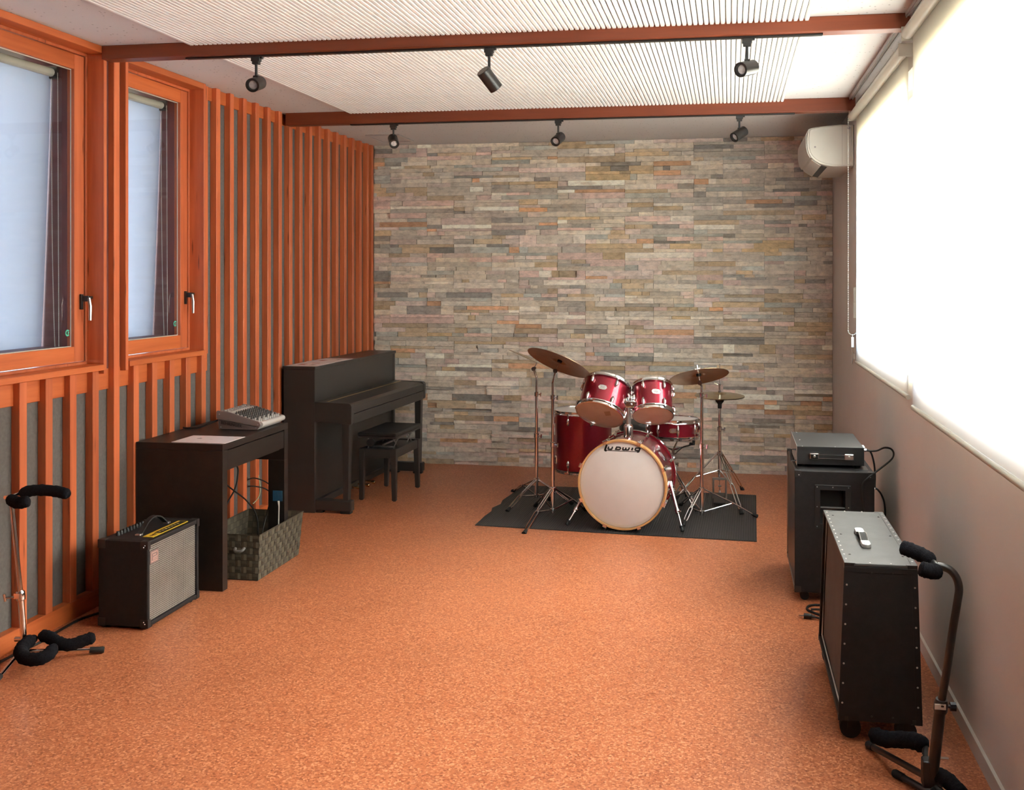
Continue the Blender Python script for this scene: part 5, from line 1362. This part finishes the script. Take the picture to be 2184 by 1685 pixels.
def lug_mb(R, z, zh, s=1.0):
    # lug on the shell at local +x, its rod running to height zh on the hoop
    mb = MB()
    sg = 1 if zh > z else -1
    mb.tube([(R + 0.007, 0, z - sg * 0.024 * s), (R + 0.010, 0, z - sg * 0.012 * s), (R + 0.010, 0, z + sg * 0.010 * s), (R + 0.008, 0, z + sg * 0.024 * s)], [0.005 * s, 0.0105 * s, 0.0105 * s, 0.006 * s], 10)
    mb.tube([(R + 0.009, 0, z), (R + 0.010, 0, zh)], 0.0032, 8)
    mb.box(R + 0.003, -0.006, zh - 0.006, R + 0.016, 0.006, zh + 0.006)
    mb.tube([(R + 0.010, 0, zh), (R + 0.010, 0, zh + sg * 0.010)], 0.0042, 6)
    mb.box(R - 0.001, -0.008, z - 0.013 * s, R + 0.004, 0.008, z + 0.013 * s)
    return mb
def drum(name, label, M, R, H, nl, headtop, headbot, phi0, badge=None, hoop=0.020, single=False, group=None, lugz=0.045, cat='drum'):
    t = T(name, label, cat, M.translation, M.to_3x3(), group=group)
    obj('shell', MB().lathe([(R - 0.006, 0.004), (R, 0.004), (R, H - 0.004), (R - 0.006, H - 0.004), (R - 0.006, 0.004)], 64, cap=False), M_RED, t, local=True, smooth=40)
    for z, s, hm in ((H, 1, headtop), (0, -1, headbot)):
        prof = [(R + 0.004, z - s * hoop * 0.9), (R + 0.013, z - s * hoop * 0.9), (R + 0.012, z - s * hoop * 0.6), (R + 0.007, z - s * hoop * 0.3), (R + 0.008, z + s * 0.007), (R + 0.004, z + s * 0.009), (R + 0.003, z), (R + 0.004, z - s * hoop * 0.9)]
        obj('hoop', MB().lathe(prof, 64, cap=False), M_CHROME, t, local=True, smooth=35)
        hd = obj('drum_head', MB().lathe([(0, z + s * 0.0010), (R - 0.012, z + s * 0.0010), (R + 0.0025, z - s * 0.002), (R + 0.0025, z - s * 0.012), (R + 0.0008, z - s * 0.012), (R - 0.014, z - s * 0.0002), (0, z - s * 0.0002)], 64, cap=False), hm, t, local=True, smooth=50)
    top = None; bot = None
    for i in range(nl):
        a = phi0 + 2 * PI * i / nl
        Rz = Matrix.Rotation(a, 4, 'Z')
        if single:
            mb = MB()
            mb.tube([(R + 0.008, 0, H * 0.5 - 0.034), (R + 0.012, 0, H * 0.5 - 0.012), (R + 0.012, 0, H * 0.5 + 0.012), (R + 0.008, 0, H * 0.5 + 0.034)], [0.006, 0.011, 0.011, 0.006], 10)
            mb.tube([(R + 0.010, 0, -0.004), (R + 0.010, 0, H + 0.004)], 0.003, 8).box(R + 0.003, -0.006, H - 0.012, R + 0.016, 0.006, H).box(R + 0.003, -0.006, 0, R + 0.016, 0.006, 0.012).box(R - 0.001, -0.008, H * 0.5 - 0.02, R + 0.004, 0.008, H * 0.5 + 0.02)
            if top is None: top = obj('lug', mb, M_CHROME, t, local=True, smooth=35); top.matrix_local = Rz
            else: share('lug', top, t, Rz)
        else:
            if top is None:
                top = obj('lug', lug_mb(R, H - lugz - 0.014, H - hoop * 0.9 - 0.002 + 0.008), M_CHROME, t, local=True, smooth=35); top.matrix_local = Rz
                bot = obj('lug', lug_mb(R, lugz + 0.014, hoop * 0.9 + 0.002 - 0.008), M_CHROME, t, local=True, smooth=35); bot.matrix_local = Rz
            else:
                share('lug', top, t, Rz); share('lug', bot, t, Rz)
    if badge is not None: hexa_badge(t, R, badge[0], badge[1])
    return t
def cam_phi(M):
    # local angle of the drum's side that looks towards the photographer's side of the room
    d = M.to_3x3().inverted() @ (Vector((0.0, 0.0, 1.2)) - M.translation)
    return math.atan2(d.y, d.x)

# rack toms
A1 = Vector((0.17, 0.60, 0.775)).normalized()
M1 = frame_z((-0.824, 6.405, 0.716), A1)
p1 = cam_phi(M1)
tom1 = drum('rack_tom', 'larger wine red rack tom, at the side of the tilted crash cymbal', M1, 0.1525, 0.215, 6, M_HEADWHITE, M_HEADCLEAR, p1 + 0.30, (p1 - 0.22, 0.112), lugz=0.030)
obj('head_patch', MB().prism([(-0.05, 0), (0.0, -0.02), (0.03, 0.015), (-0.02, 0.03)], -0.0016, -0.0012, Matrix.Rotation(p1, 4, 'Z') @ Matrix.Translation((0.05, 0.04, 0))), simple('brown_patch', (0.35, 0.19, 0.10), 0.6), tom1, local=True)
A2 = Vector((-0.06, 0.55, 0.83)).normalized()
M2 = frame_z((-0.483, 6.430, 0.714), A2)
p2 = cam_phi(M2)
tom2 = drum('rack_tom', 'smaller wine red rack tom, the one beside the snare drum', M2, 0.1265, 0.200, 6, M_HEADWHITE, M_HEADCLEAR, p2 - 0.45, (p2 + 0.18, 0.105), lugz=0.028)
# floor tom
M3 = frame_z((-1.040, 7.140, 0.215), (0, 0, 1))
p3 = cam_phi(M3)
ft = drum('floor_tom', 'big wine red floor tom standing on three legs behind the bass drum', M3, 0.205, 0.425, 8, M_HEADWHITE, M_HEADCLEAR, p3 - 0.52, None, lugz=0.050)
for a in (p3 - 1.15, p3 + 0.95, p3 + 3.05):
    c, s_ = math.cos(a), math.sin(a)
    R = 0.205
    lg = obj('leg', MB().tube(smooth_path([(c * (R + 0.022), s_ * (R + 0.022), 0.26), (c * (R + 0.022), s_ * (R + 0.022), 0.02), (c * (R + 0.022), s_ * (R + 0.022), -0.06), (c * (R + 0.040), s_ * (R + 0.040), -0.12), (c * (R + 0.055), s_ * (R + 0.055), -0.196)]), 0.006, 10), M_CHROME, ft, local=True, smooth=40)
    obj('leg_bracket', MB().merge(MB().box(R - 0.001, -0.016, 0.05, R + 0.012, 0.016, 0.11).box(R + 0.012, -0.012, 0.062, R + 0.034, 0.012, 0.098), Matrix.Rotation(a, 4, 'Z')), M_CHROME, lg, local=True, bev=0.004)
    obj('rubber_foot', MB().tube([(c * (R + 0.052), s_ * (R + 0.052), -0.180), (c * (R + 0.056), s_ * (R + 0.056), -0.2050), (c * (R + 0.057), s_ * (R + 0.057), -0.2092)], [0.011, 0.014, 0.013], 10), M_RUBBER, lg, local=True, smooth=40)
# snare
M4 = frame_z((-0.388, 7.050, 0.478), (0.0, 0.03, 1))
p4 = cam_phi(M4)
sn = drum('snare_drum', 'shallow wine red snare drum on its stand behind the bass drum', M4, 0.172, 0.124, 8, M_HEADWHITE, M_HEADCLEAR, p4 + 0.18, (p4 + 0.0, 0.062), single=True)
obj('strainer', MB().merge(MB().box(0.172, -0.018, 0.035, 0.192, 0.018, 0.085).tube([(0.19, 0, 0.05), (0.206, 0, 0.085)], 0.005, 8), Matrix.Rotation(p4 + 0.95, 4, 'Z')), M_CHROME, sn, local=True, bev=0.003)

# bass drum
yaw = math.radians(-5.0)
axis = Vector((math.sin(-yaw), math.cos(yaw), 0))
BR = 0.2705
MBD = frame_z((-0.663, 6.228, 0.298), axis, (math.cos(yaw), math.sin(yaw), 0))      # local z runs from the front head to the drummer
bd = T('bass_drum', 'wine red bass drum with lettered white front head on two spurs', 'bass drum', MBD.translation, MBD.to_3x3())
DL = 0.43
L_ = dict(local=True)
obj('shell', MB().lathe([(BR - 0.008, 0.030), (BR, 0.030), (BR, DL - 0.030), (BR - 0.008, DL - 0.030), (BR - 0.008, 0.030)], 80, cap=False), M_RED, bd, smooth=40, **L_)
obj('front_hoop', MB().lathe([(BR + 0.001, 0.0), (BR + 0.011, 0.0), (BR + 0.013, 0.003), (BR + 0.013, 0.041), (BR + 0.003, 0.041), (BR + 0.001, 0.0)], 80, cap=False), M_MAPLE, bd, smooth=35, label='natural maple hoop', **L_)
rh = obj('rear_hoop', MB().lathe([(BR + 0.003, DL - 0.041), (BR + 0.013, DL - 0.041), (BR + 0.013, DL - 0.002), (BR + 0.011, DL), (BR + 0.001, DL), (BR + 0.003, DL - 0.041)], 80, cap=False), M_RED, bd, smooth=35, **L_)
obj('hoop_inlay', MB().ring(BR + 0.0128, BR + 0.0140, DL - 0.030, DL - 0.013, 80), M_CHROME, rh, smooth=35, label='silver inlay band', **L_)
fh = obj('front_head', MB().lathe([(0, 0.0145), (BR - 0.022, 0.0145), (BR - 0.014, 0.018), (BR - 0.004, 0.022), (BR + 0.0008, 0.024), (BR + 0.0008, 0.029), (BR - 0.012, 0.0225), (0, 0.0175)], 80, cap=False), M_HEADWHITE, bd, smooth=60, label='white front head', **L_)
obj('rear_head', MB().lathe([(0, DL - 0.016), (BR - 0.016, DL - 0.016), (BR + 0.0008, DL - 0.027), (BR + 0.0008, DL - 0.029), (BR - 0.014, DL - 0.020), (0, DL - 0.019)], 80, cap=False), M_HEADWHITE, bd, smooth=60, **L_)
# lettering on the front head, drawn in a frame that faces the camera side
sc_ = 0.000206
Ml = Matrix(((1, 0, 0, 0.004), (0, -1, 0, -0.222), (0, 0, -1, 0.0145), (0, 0, 0, 1)))
Ml = frame_z((0.004, -0.222, 0.01445), (0, 0, -1), (1, 0, 0))
def up_is():                                      # sign of local y that points up in the room
    return 1 if (MBD.to_3x3() @ Vector((0, 1, 0))).z > 0 else -1
u_ = up_is()
Ml = Matrix(((1, 0, 0, 0.002), (0, u_, 0, u_ * 0.2235), (0, 0, -1, 0.01445), (0, 0, 0, 1)))
lt = MB()
def LS(pts, w):
    lt.stroke([((x - 575) * sc_, (125 - y) * sc_ * 0.98) for x, y in pts], w * sc_, 0.0007, Ml)
LS([(88, 2), (36, 150), (30, 176), (44, 190), (80, 190)], 58)
LS([(60, 186), (1040, 186)], 20)
LS([(150, 62), (128, 122), (136, 143), (170, 146), (226, 146), (240, 138), (268, 62)], 46)
LS([(392, 72), (362, 140), (470, 143), (500, 128), (514, 96), (504, 76), (476, 70), (376, 70)], 42)
LS([(604, 66), (578, 124), (586, 143), (620, 146), (664, 140), (688, 72)], 44)
LS([(688, 72), (670, 124), (680, 143), (714, 146), (758, 138), (790, 64)], 44)
LS([(892, 66), (858, 152)], 50)
LS([(1072, 146), (984, 146), (966, 132), (976, 92), (992, 74), (1112, 72)], 44)
LS([(1122, 66), (1076, 176), (1060, 190), (1020, 190)], 50)
obj('lettering', lt, M_BLACKINK, fh, label='black maker name', **L_)
# tension rods with claws and lugs
cl0 = None
for i in range(8):
    a = PI / 8 + 2 * PI * i / 8
    Rz = Matrix.Rotation(a, 4, 'Z')
    for front in (1, 0):
        z0 = 0.0 if front else DL
        s = 1 if front else -1
        if cl0 is None or (not front and len(cl0) < 2):
            mb = MB()
            mb.box(BR + 0.004, -0.012, z0 - s * 0.003, BR + 0.020, 0.012, z0 + s * 0.006).box(BR + 0.0135, -0.010, z0 + s * 0.006, BR + 0.020, 0.010, z0 + s * 0.034)
            mb.tube([(BR + 0.024, 0, z0 + s * 0.004), (BR + 0.020, 0, z0 + s * 0.100)], 0.0034, 8)
            mb.tube([(BR + 0.024, -0.014, z0 + s * 0.004), (BR + 0.024, 0.014, z0 + s * 0.004)], 0.0035, 8)
            mb.tube([(BR + 0.008, 0, z0 + s * 0.075), (BR + 0.013, 0, z0 + s * 0.090), (BR + 0.013, 0, z0 + s * 0.115), (BR + 0.007, 0, z0 + s * 0.135)], [0.006, 0.012, 0.012, 0.006], 10)
            o = obj('tension_claw', mb, M_CHROME, bd, smooth=35, **L_)
            o.matrix_local = Rz
            cl0 = (cl0 or []) + [o]
        else:
            share('tension_claw', cl0[0 if front else 1], bd, Rz)
W2L = MBD.inverted()
# spurs
for foot, anch in (((-1.030, 6.325, MZ + 0.004), (-0.905, 6.43, 0.222)), ((-0.286, 6.285, MZ + 0.004), (-0.370, 6.43, 0.272))):
    f_ = Vector(foot); a_ = Vector(anch); d = (f_ - a_).normalized()
    sp = obj('spur', MB().tube([a_, a_ + (f_ - a_) * 0.58], 0.0105, 12).tube([a_ + (f_ - a_) * 0.55, f_ - d * 0.03], 0.0065, 12), M_CHROME, bd, smooth=40)
    mid = a_ + (f_ - a_) * 0.58
    obj('spur_clamp', MB().tube([mid - d * 0.014, mid + d * 0.014], 0.0145, 12).tube([mid + Vector((0.0, -0.010, 0)), mid + Vector((0.022, -0.022, 0.006))], 0.005, 8), M_CHROME, sp, smooth=40)
    obj('spur_tip', MB().tube([f_ - d * 0.035, f_ - d * 0.028], 0.015, 12).tube([f_ - d * 0.030, f_ - d * 0.004, f_], [0.010, 0.0125, 0.009], 12), M_RUBBER, sp, smooth=40)
    obj('spur_bracket', MB().tube([a_ + Vector((0.0, 0, 0.0)) - d * 0.015, a_ + d * 0.02], 0.017, 12).tube([a_, Vector((-0.640 + (a_.x + 0.64) * 0.86, a_.y + 0.02, 0.298 + (a_.z - 0.298) * 0.9))], 0.014, 10), M_CHROME, sp, smooth=40)
# tom holder
ph = Vector((-0.641, 6.425, 0.556))
tp = obj('tom_post', MB().lathe([(0.043, -0.006), (0.043, 0.006), (0.031, 0.012), (0.031, 0.080), (0.026, 0.092), (0.022, 0.096)], 24, Matrix.Translation(ph)), M_CHROME, bd, smooth=35)
obj('post_tube', MB().tube([ph + Vector((0, 0, 0.09)), ph + Vector((0, 0, 0.232))], 0.0165, 18), M_STEEL, tp, smooth=40)
obj('holder_block', MB().box(ph.x - 0.020, ph.y - 0.020, ph.z + 0.205, ph.x + 0.048, ph.y + 0.020, ph.z + 0.247).tube([(ph.x + 0.02, ph.y - 0.035, ph.z + 0.226), (ph.x + 0.02, ph.y - 0.02, ph.z + 0.226)], 0.010, 6), M_CHROME, tp, bev=0.005)
for tgt, M_, a_ in ((tom1, M1, 0), (tom2, M2, 0)):
    R_ = 0.1525 if tgt is tom1 else 0.1265
    side = Vector((ph.x, ph.y, ph.z + 0.22)) - M_.translation
    ll = M_.to_3x3().inverted() @ side
    ang = math.atan2(ll.y, ll.x)
    n_ = M_.to_3x3() @ Vector((math.cos(ang), math.sin(ang), 0))
    on = M_ @ Vector((math.cos(ang) * (R_ + 0.028), math.sin(ang) * (R_ + 0.028), 0.105))
    obj('tom_arm', MB().tube(smooth_path([(ph.x + (0.01 if a_ == 0 else 0.03), ph.y, ph.z + 0.235), (ph.x + (on.x - ph.x) * 0.25, ph.y + 0.004, ph.z + 0.285), tuple(on + Vector((0, 0, -0.01))), tuple(on + Vector((0, 0, 0.035)))]), 0.0085, 10), M_CHROME, tp, smooth=40)
    br = obj('mount_bracket', MB().lathe([(0.038, -0.004), (0.038, 0.005), (0.024, 0.012), (0.024, 0.030), (0.015, 0.040), (0, 0.042)], 18, frame_z((math.cos(ang) * R_, math.sin(ang) * R_, 0.105), (math.cos(ang), math.sin(ang), 0))), M_CHROME, tgt, local=True, smooth=35)
    obj('wing_screw', MB().merge(MB().tube([(0, 0, 0.0), (0, 0, 0.032)], 0.006, 8).box(-0.004, -0.016, 0.026, 0.004, 0.016, 0.038), frame_z((math.cos(ang) * (R_ + 0.020), math.sin(ang) * (R_ + 0.020), 0.105), (math.cos(ang + 1.2), math.sin(ang + 1.2), 0.5))), M_CHROME, br, local=True, smooth=35)
for a in (2.5, 0.65):                              # small badge on the shell
    pass
hexa_badge(bd, BR, 0.62 * (-1 if u_ < 0 else 1), DL * 0.52, s=1.5)

# cymbals and stands
def cymbal(name, label, c, n, R, mat, group=None, h=0.020):
    M = frame_z(c, n)
    t = T(name, label, 'cymbal', c, M.to_3x3(), group=group)
    rb_ = R * 0.24
    prof = [(0.006, h)]
    for k in range(1, 7):
        q = k / 6; prof.append((0.006 + (rb_ - 0.006) * q, h * (1 - 0.62 * q * q)))
    for k in range(1, 11):
        q = k / 10; r = rb_ + (R - rb_) * q
        prof.append((r, h * 0.38 * (1 - q) + 0.004 * (1 - q * q) - 0.004 * q))
    under = [(r, z - 0.0014) for r, z in reversed(prof)]
    obj('cymbal_plate', MB().lathe(prof + under + [prof[0]], 64, cap=False), mat, t, local=True, smooth=50)
    return t, M
def post_parts(par, x, y, stages, top, mat=M_CHROME):
    # telescoping tubes: (z0, z1, radius)
    k = None
    for i, (z0, z1, r) in enumerate(stages):
        tb = obj('pole', MB().tube([(x, y, z0), (x, y, z1)], r, 14), mat, par, smooth=40)
        if i < len(stages) - 1:
            cl = obj('height_clamp', MB().lathe([(r + 0.001, 0), (r + 0.005, 0.003), (r + 0.005, 0.030), (r + 0.001, 0.034)], 16, Matrix.Translation((x, y, z1 - 0.030))), mat, tb, smooth=35)
            obj('wing_screw', MB().tube([(x + r, y - 0.004, z1 - 0.014), (x + r + 0.022, y - 0.012, z1 - 0.014)], 0.0045, 8).tube([(x + r + 0.021, y - 0.012, z1 - 0.028), (x + r + 0.024, y - 0.013, z1 - 0.001)], 0.0055, 8), mat, tb, smooth=40)
def tripod(par, x, y, zc, zb, feet, mat=M_CHROME, r=0.0045, zmid=0.5, braces=True, floor_z=0.0):
    hb = obj('leg_collar', MB().lathe([(0.013, 0), (0.021, 0.004), (0.021, 0.026), (0.013, 0.032)], 16, Matrix.Translation((x, y, zc - 0.016))).lathe([(0.0125, 0), (0.018, 0.004), (0.018, 0.016), (0.0125, 0.020)], 16, Matrix.Translation((x, y, zb - 0.010))), mat, par, smooth=35)
    for fx, fy, fz in feet:
        a = Vector((x, y, zc)); f = Vector((fx, fy, fz))
        d2 = Vector((fx - x, fy - y, 0)).normalized(); s = Vector((-d2.y, d2.x, 0))
        a = a + d2 * 0.020
        k = 0.52
        m = a + (f - a) * k + Vector((0, 0, 0.008))
        fd = (f - m).normalized()
        f2 = f - fd * 0.030
        lg = MB()
        for q in (-1, 1):
            lg.tube([a + s * q * 0.008, a + (m - a) * 0.85 + s * q * 0.008, m + s * q * 0.004, m + (f2 - m) * 0.12 + s * q * 0.012, m + (f2 - m) * 0.80 + s * q * 0.012, f2 + s * q * 0.004], r, 8)
        l = obj('leg', lg, mat, par, smooth=40)
        obj('rubber_foot', MB().tube([f2 - fd * 0.012, f2 + fd * 0.010, f - fd * 0.002, f + Vector((0, 0, 0.0))], [0.010, 0.013, 0.016, 0.012], 10), M_RUBBER, l, smooth=40)
        if braces:
            obj('leg_brace', MB().tube([Vector((x, y, zb)) + d2 * 0.018, m - Vector((0, 0, 0.006))], 0.0048, 8).tube([m - s * 0.014 - Vector((0, 0, 0.004)), m + s * 0.014 - Vector((0, 0, 0.004))], 0.0055, 8), mat, l, smooth=40)
def tilter(par, base, c, n, mat=M_CHROME, up=0.055, lo=0.05):
    n = Vector(n).normalized(); c = Vector(c); base = Vector(base)
    tl = obj('tilter', MB().tube([base, c - n * lo], 0.0075, 10).tube([c - n * lo - Vector((0, 0.018, 0)), c - n * lo + Vector((0, 0.018, 0))], 0.015, 14), mat, par, smooth=40)
    obj('cymbal_rod', MB().tube([c - n * lo, c + n * up], 0.0042, 8), mat, tl, smooth=40)
    obj('felt', MB().lathe([(0.0045, 0), (0.018, 0.001), (0.018, 0.011), (0.0045, 0.012)], 14, frame_z(c + n * 0.0215, n)).lathe([(0.0045, 0), (0.016, 0.001), (0.016, 0.016), (0.0045, 0.017)], 14, frame_z(c - n * 0.0005, n)), M_RUBBER, tl, smooth=35)
    obj('wing_nut', MB().merge(MB().lathe([(0.005, 0), (0.008, 0.001), (0.007, 0.012), (0.005, 0.014)], 10).box(-0.018, -0.003, 0.006, 0.018, 0.003, 0.020), frame_z(c + n * 0.034, n)), mat, tl, smooth=35)

# crash by the floor tom
nL = Vector((0.32, 0.37, 0.87)).normalized(); cL = Vector((-1.095, 6.430, 1.043))
cymbal('crash_cymbal', 'large tilted bronze crash cymbal above the larger rack tom', cL, nL, 0.221, M_BRONZE)
st = T('cymbal_stand', 'chrome cymbal stand at the near edge of the mat holding the tilted crash', 'cymbal stand', (-1.158, 6.545, MZ), group=None)
post_parts(st, -1.158, 6.545, [(0.030, 0.500, 0.0125), (0.48, 0.815, 0.0105), (0.80, 0.905, 0.008)], 0.92)
tripod(st, -1.158, 6.545, 0.190, 0.055, [(-1.262, 6.100, 0.0), (-1.330, 6.820, MZ), (-0.960, 6.760, MZ)])
tilter(st, (-1.158, 6.545, 0.90), cL, nL, lo=0.06, up=0.045)
# ride seen edge on behind it
nR = Vector((0.39, 0.148, 0.91)).normalized(); cR = Vector((-1.352, 7.000, 0.996))
cymbal('ride_cymbal', 'bronze ride cymbal seen edge on behind the tilted crash', cR, nR, 0.226, M_BRONZE2)
st = T('cymbal_stand', 'chrome cymbal stand farther back, beside the floor tom', 'cymbal stand', (-1.353, 6.985, MZ))
post_parts(st, -1.353, 6.985, [(0.030, 0.485, 0.0125), (0.465, 0.780, 0.0105), (0.77, 0.890, 0.008)], 0.9)
tripod(st, -1.353, 6.985, 0.155, 0.048, [(-1.594, 7.290, 0.0), (-1.490, 6.640, MZ), (-1.080, 6.920, MZ)])
tilter(st, (-1.353, 6.985, 0.885), cR, nR, lo=0.055, up=0.045)
# right crash
nC = Vector((-0.17, 0.333, 0.93)).normalized(); cC = Vector((-0.197, 6.640, 0.948))
cymbal('crash_cymbal', 'bronze crash cymbal above the snare drum, near the hi-hat', cC, nC, 0.198, M_BRONZE)
st = T('cymbal_stand', 'chrome cymbal stand in front of the hi-hat', 'cymbal stand', (-0.178, 6.650, MZ))
post_parts(st, -0.178, 6.650, [(0.030, 0.500, 0.0125), (0.48, 0.835, 0.0105), (0.82, 0.885, 0.008)], 0.9)
tripod(st, -0.178, 6.650, 0.200, 0.055, [(0.185, 6.765, MZ), (-0.292, 6.440, MZ), (-0.335, 7.02, MZ)])
tilter(st, (-0.178, 6.650, 0.880), cC, nC, lo=0.045, up=0.075)

# hi-hat
hx, hy = -0.067, 7.290
cymbal('hi_hat_cymbal', 'upper bronze hi-hat cymbal', (hx, hy, 0.748), (0.02, -0.05, 1), 0.178, M_BRONZE2, h=0.024)
nb = cymbal('hi_hat_cymbal', 'lower bronze hi-hat cymbal, under the upper one', (hx, hy, 0.738), (0.0, 0.02, -1), 0.178, M_BRONZE2, h=0.022)
st = T('hi_hat_stand', 'chrome hi-hat stand with foot pedal at the corner of the mat', 'hi-hat stand', (hx, hy, MZ))
post_parts(st, hx, hy, [(0.135, 0.520, 0.0125), (0.50, 0.690, 0.0105)], 0.7)
obj('pull_rod', MB().tube([(hx, hy, 0.05), (hx, hy, 0.975)], 0.0036, 8), M_CHROME, st, smooth=40)
obj('cymbal_seat', MB().lathe([(0.010, -0.062), (0.014, -0.060), (0.014, -0.030), (0.030, -0.010), (0.030, 0.0), (0.004, 0.002)], 18, Matrix.Translation((hx, hy, 0.714))), M_RUBBER, st, smooth=35)
obj('hat_clutch', MB().lathe([(0.004, 0), (0.013, 0.001), (0.013, 0.008), (0.008, 0.010), (0.008, 0.045), (0.011, 0.047), (0.011, 0.058), (0.004, 0.060)], 14, Matrix.Translation((hx, hy, 0.7735))).tube([(hx - 0.008, hy, 0.822), (hx - 0.040, hy - 0.01, 0.838)], 0.004, 8), M_CHROME, st, smooth=35)
tripod(st, hx, hy, 0.330, 0.205, [(0.085, 6.815, MZ), (-0.380, 7.200, MZ), (0.100, 7.620, 0.0)], zmid=0.5)
fm = MB()
for s in (-1, 1): fm.tube([(hx + s * 0.045, hy - 0.01, 0.150), (hx + s * 0.045, hy - 0.01, 0.016)], 0.007, 8)
fm.box(hx - 0.052, hy - 0.020, 0.140, hx + 0.052, hy + 0.004, 0.154).box(hx - 0.052, hy - 0.025, 0.0064, hx + 0.052, hy + 0.01, 0.016)
obj('pedal_frame', fm, M_STEEL, st, smooth=35)
obj('pull_chain', MB().tube([(hx, hy, 0.060), (hx, hy - 0.005, 0.045)], 0.008, 8).tube([(hx, hy, 0.098), (hx, hy, 0.088)], 0.012, 8), M_STEEL, st, smooth=40)
obj('foot_board', MB().merge(MB().box(-0.040, 0.0, -0.004, 0.040, 0.250, 0.004), Matrix.Translation((hx, hy - 0.265, 0.028)) @ Matrix.Rotation(math.radians(4), 4, 'X')), M_BLACKMETAL, st, bev=0.003)

# snare stand
sx, sy = -0.388, 7.055
st = T('snare_stand', 'chrome snare stand with three basket arms under the snare drum', 'snare stand', (sx, sy, MZ))
post_parts(st, sx, sy, [(0.030, 0.300, 0.0125), (0.28, 0.395, 0.0105)], 0.4)
tripod(st, sx, sy, 0.235, 0.060, [(-0.215, 6.860, MZ), (-0.60, 7.16, MZ), (-0.30, 7.300, MZ)])
for a in (p4 - 0.15 + 0.9, p4 + 2.0 + 0.9, p4 + 4.1 + 0.9):
    c, s_ = math.cos(a), math.sin(a)
    ar = obj('basket_arm', MB().tube([(sx, sy, 0.385), (sx + c * 0.165, sy + s_ * 0.165, 0.440), (sx + c * 0.192, sy + s_ * 0.192, 0.452)], 0.006, 8).tube([(sx, sy, 0.345), (sx + c * 0.090, sy + s_ * 0.090, 0.415)], 0.005, 8), M_CHROME, st, smooth=40)
    obj('arm_grip', MB().tube([(sx + c * 0.172, sy + s_ * 0.172, 0.450), (sx + c * 0.204, sy + s_ * 0.204, 0.454), (sx + c * 0.206, sy + s_ * 0.206, 0.478)], 0.011, 10), M_RUBBER, ar, smooth=40)

# bass drum pedal
px, py = -0.612, 6.73
pd = T('bass_drum_pedal', 'black bass drum pedal behind the bass drum', 'drum pedal', (px, py, MZ))
obj('foot_board', MB().merge(MB().box(-0.042, 0.0, -0.004, 0.042, 0.280, 0.004), Matrix.Translation((px + 0.02, py + 0.02, 0.075)) @ Matrix.Rotation(math.radians(-13), 4, 'X')), M_BLACKMETAL, pd, bev=0.003)
obj('pedal_frame', MB().box(px - 0.065, py - 0.012, 0.0064, px + 0.065, py + 0.015, 0.018).box(px - 0.065, py - 0.008, 0.018, px - 0.052, py + 0.010, 0.210).box(px + 0.052, py - 0.008, 0.018, px + 0.065, py + 0.010, 0.210).tube([(px - 0.060, py, 0.204), (px + 0.060, py, 0.204)], 0.009, 10), M_STEEL, pd, bev=0.002)
obj('heel_plate', MB().box(px - 0.02, py + 0.285, 0.0064, px + 0.062, py + 0.34, 0.014), M_BLACKMETAL, pd, bev=0.002)
obj('beater', MB().tube([(px, py, 0.204), (px, py + 0.030, 0.330)], 0.0045, 8).tube([(px, py - 0.004, 0.334), (px, py + 0.050, 0.350)], 0.024, 14), M_FOAM, pd, smooth=40)

# drum throne
tx, ty = -0.655, 7.560
th = T('drum_throne', 'round black drum throne seat half hidden behind the smaller rack tom', 'stool', (tx, ty, 0))
obj('seat', MB().lathe([(0.0, 0.435), (0.155, 0.435), (0.168, 0.445), (0.168, 0.485), (0.155, 0.505), (0.10, 0.514), (0, 0.516)], 36, Matrix.Translation((tx, ty, 0)), cap=False), simple('black_vinyl', (0.016, 0.015, 0.015), 0.4, bmp=0.2, bscale=300), th, smooth=40)
post_parts(th, tx, ty, [(0.04, 0.26, 0.014), (0.24, 0.434, 0.011)], 0.4)
tripod(th, tx, ty, 0.240, 0.055, [(tx + 0.23, ty - 0.02, 0.0), (tx - 0.12, ty + 0.20, 0.0), (tx - 0.14, ty - 0.19, 0.0)])
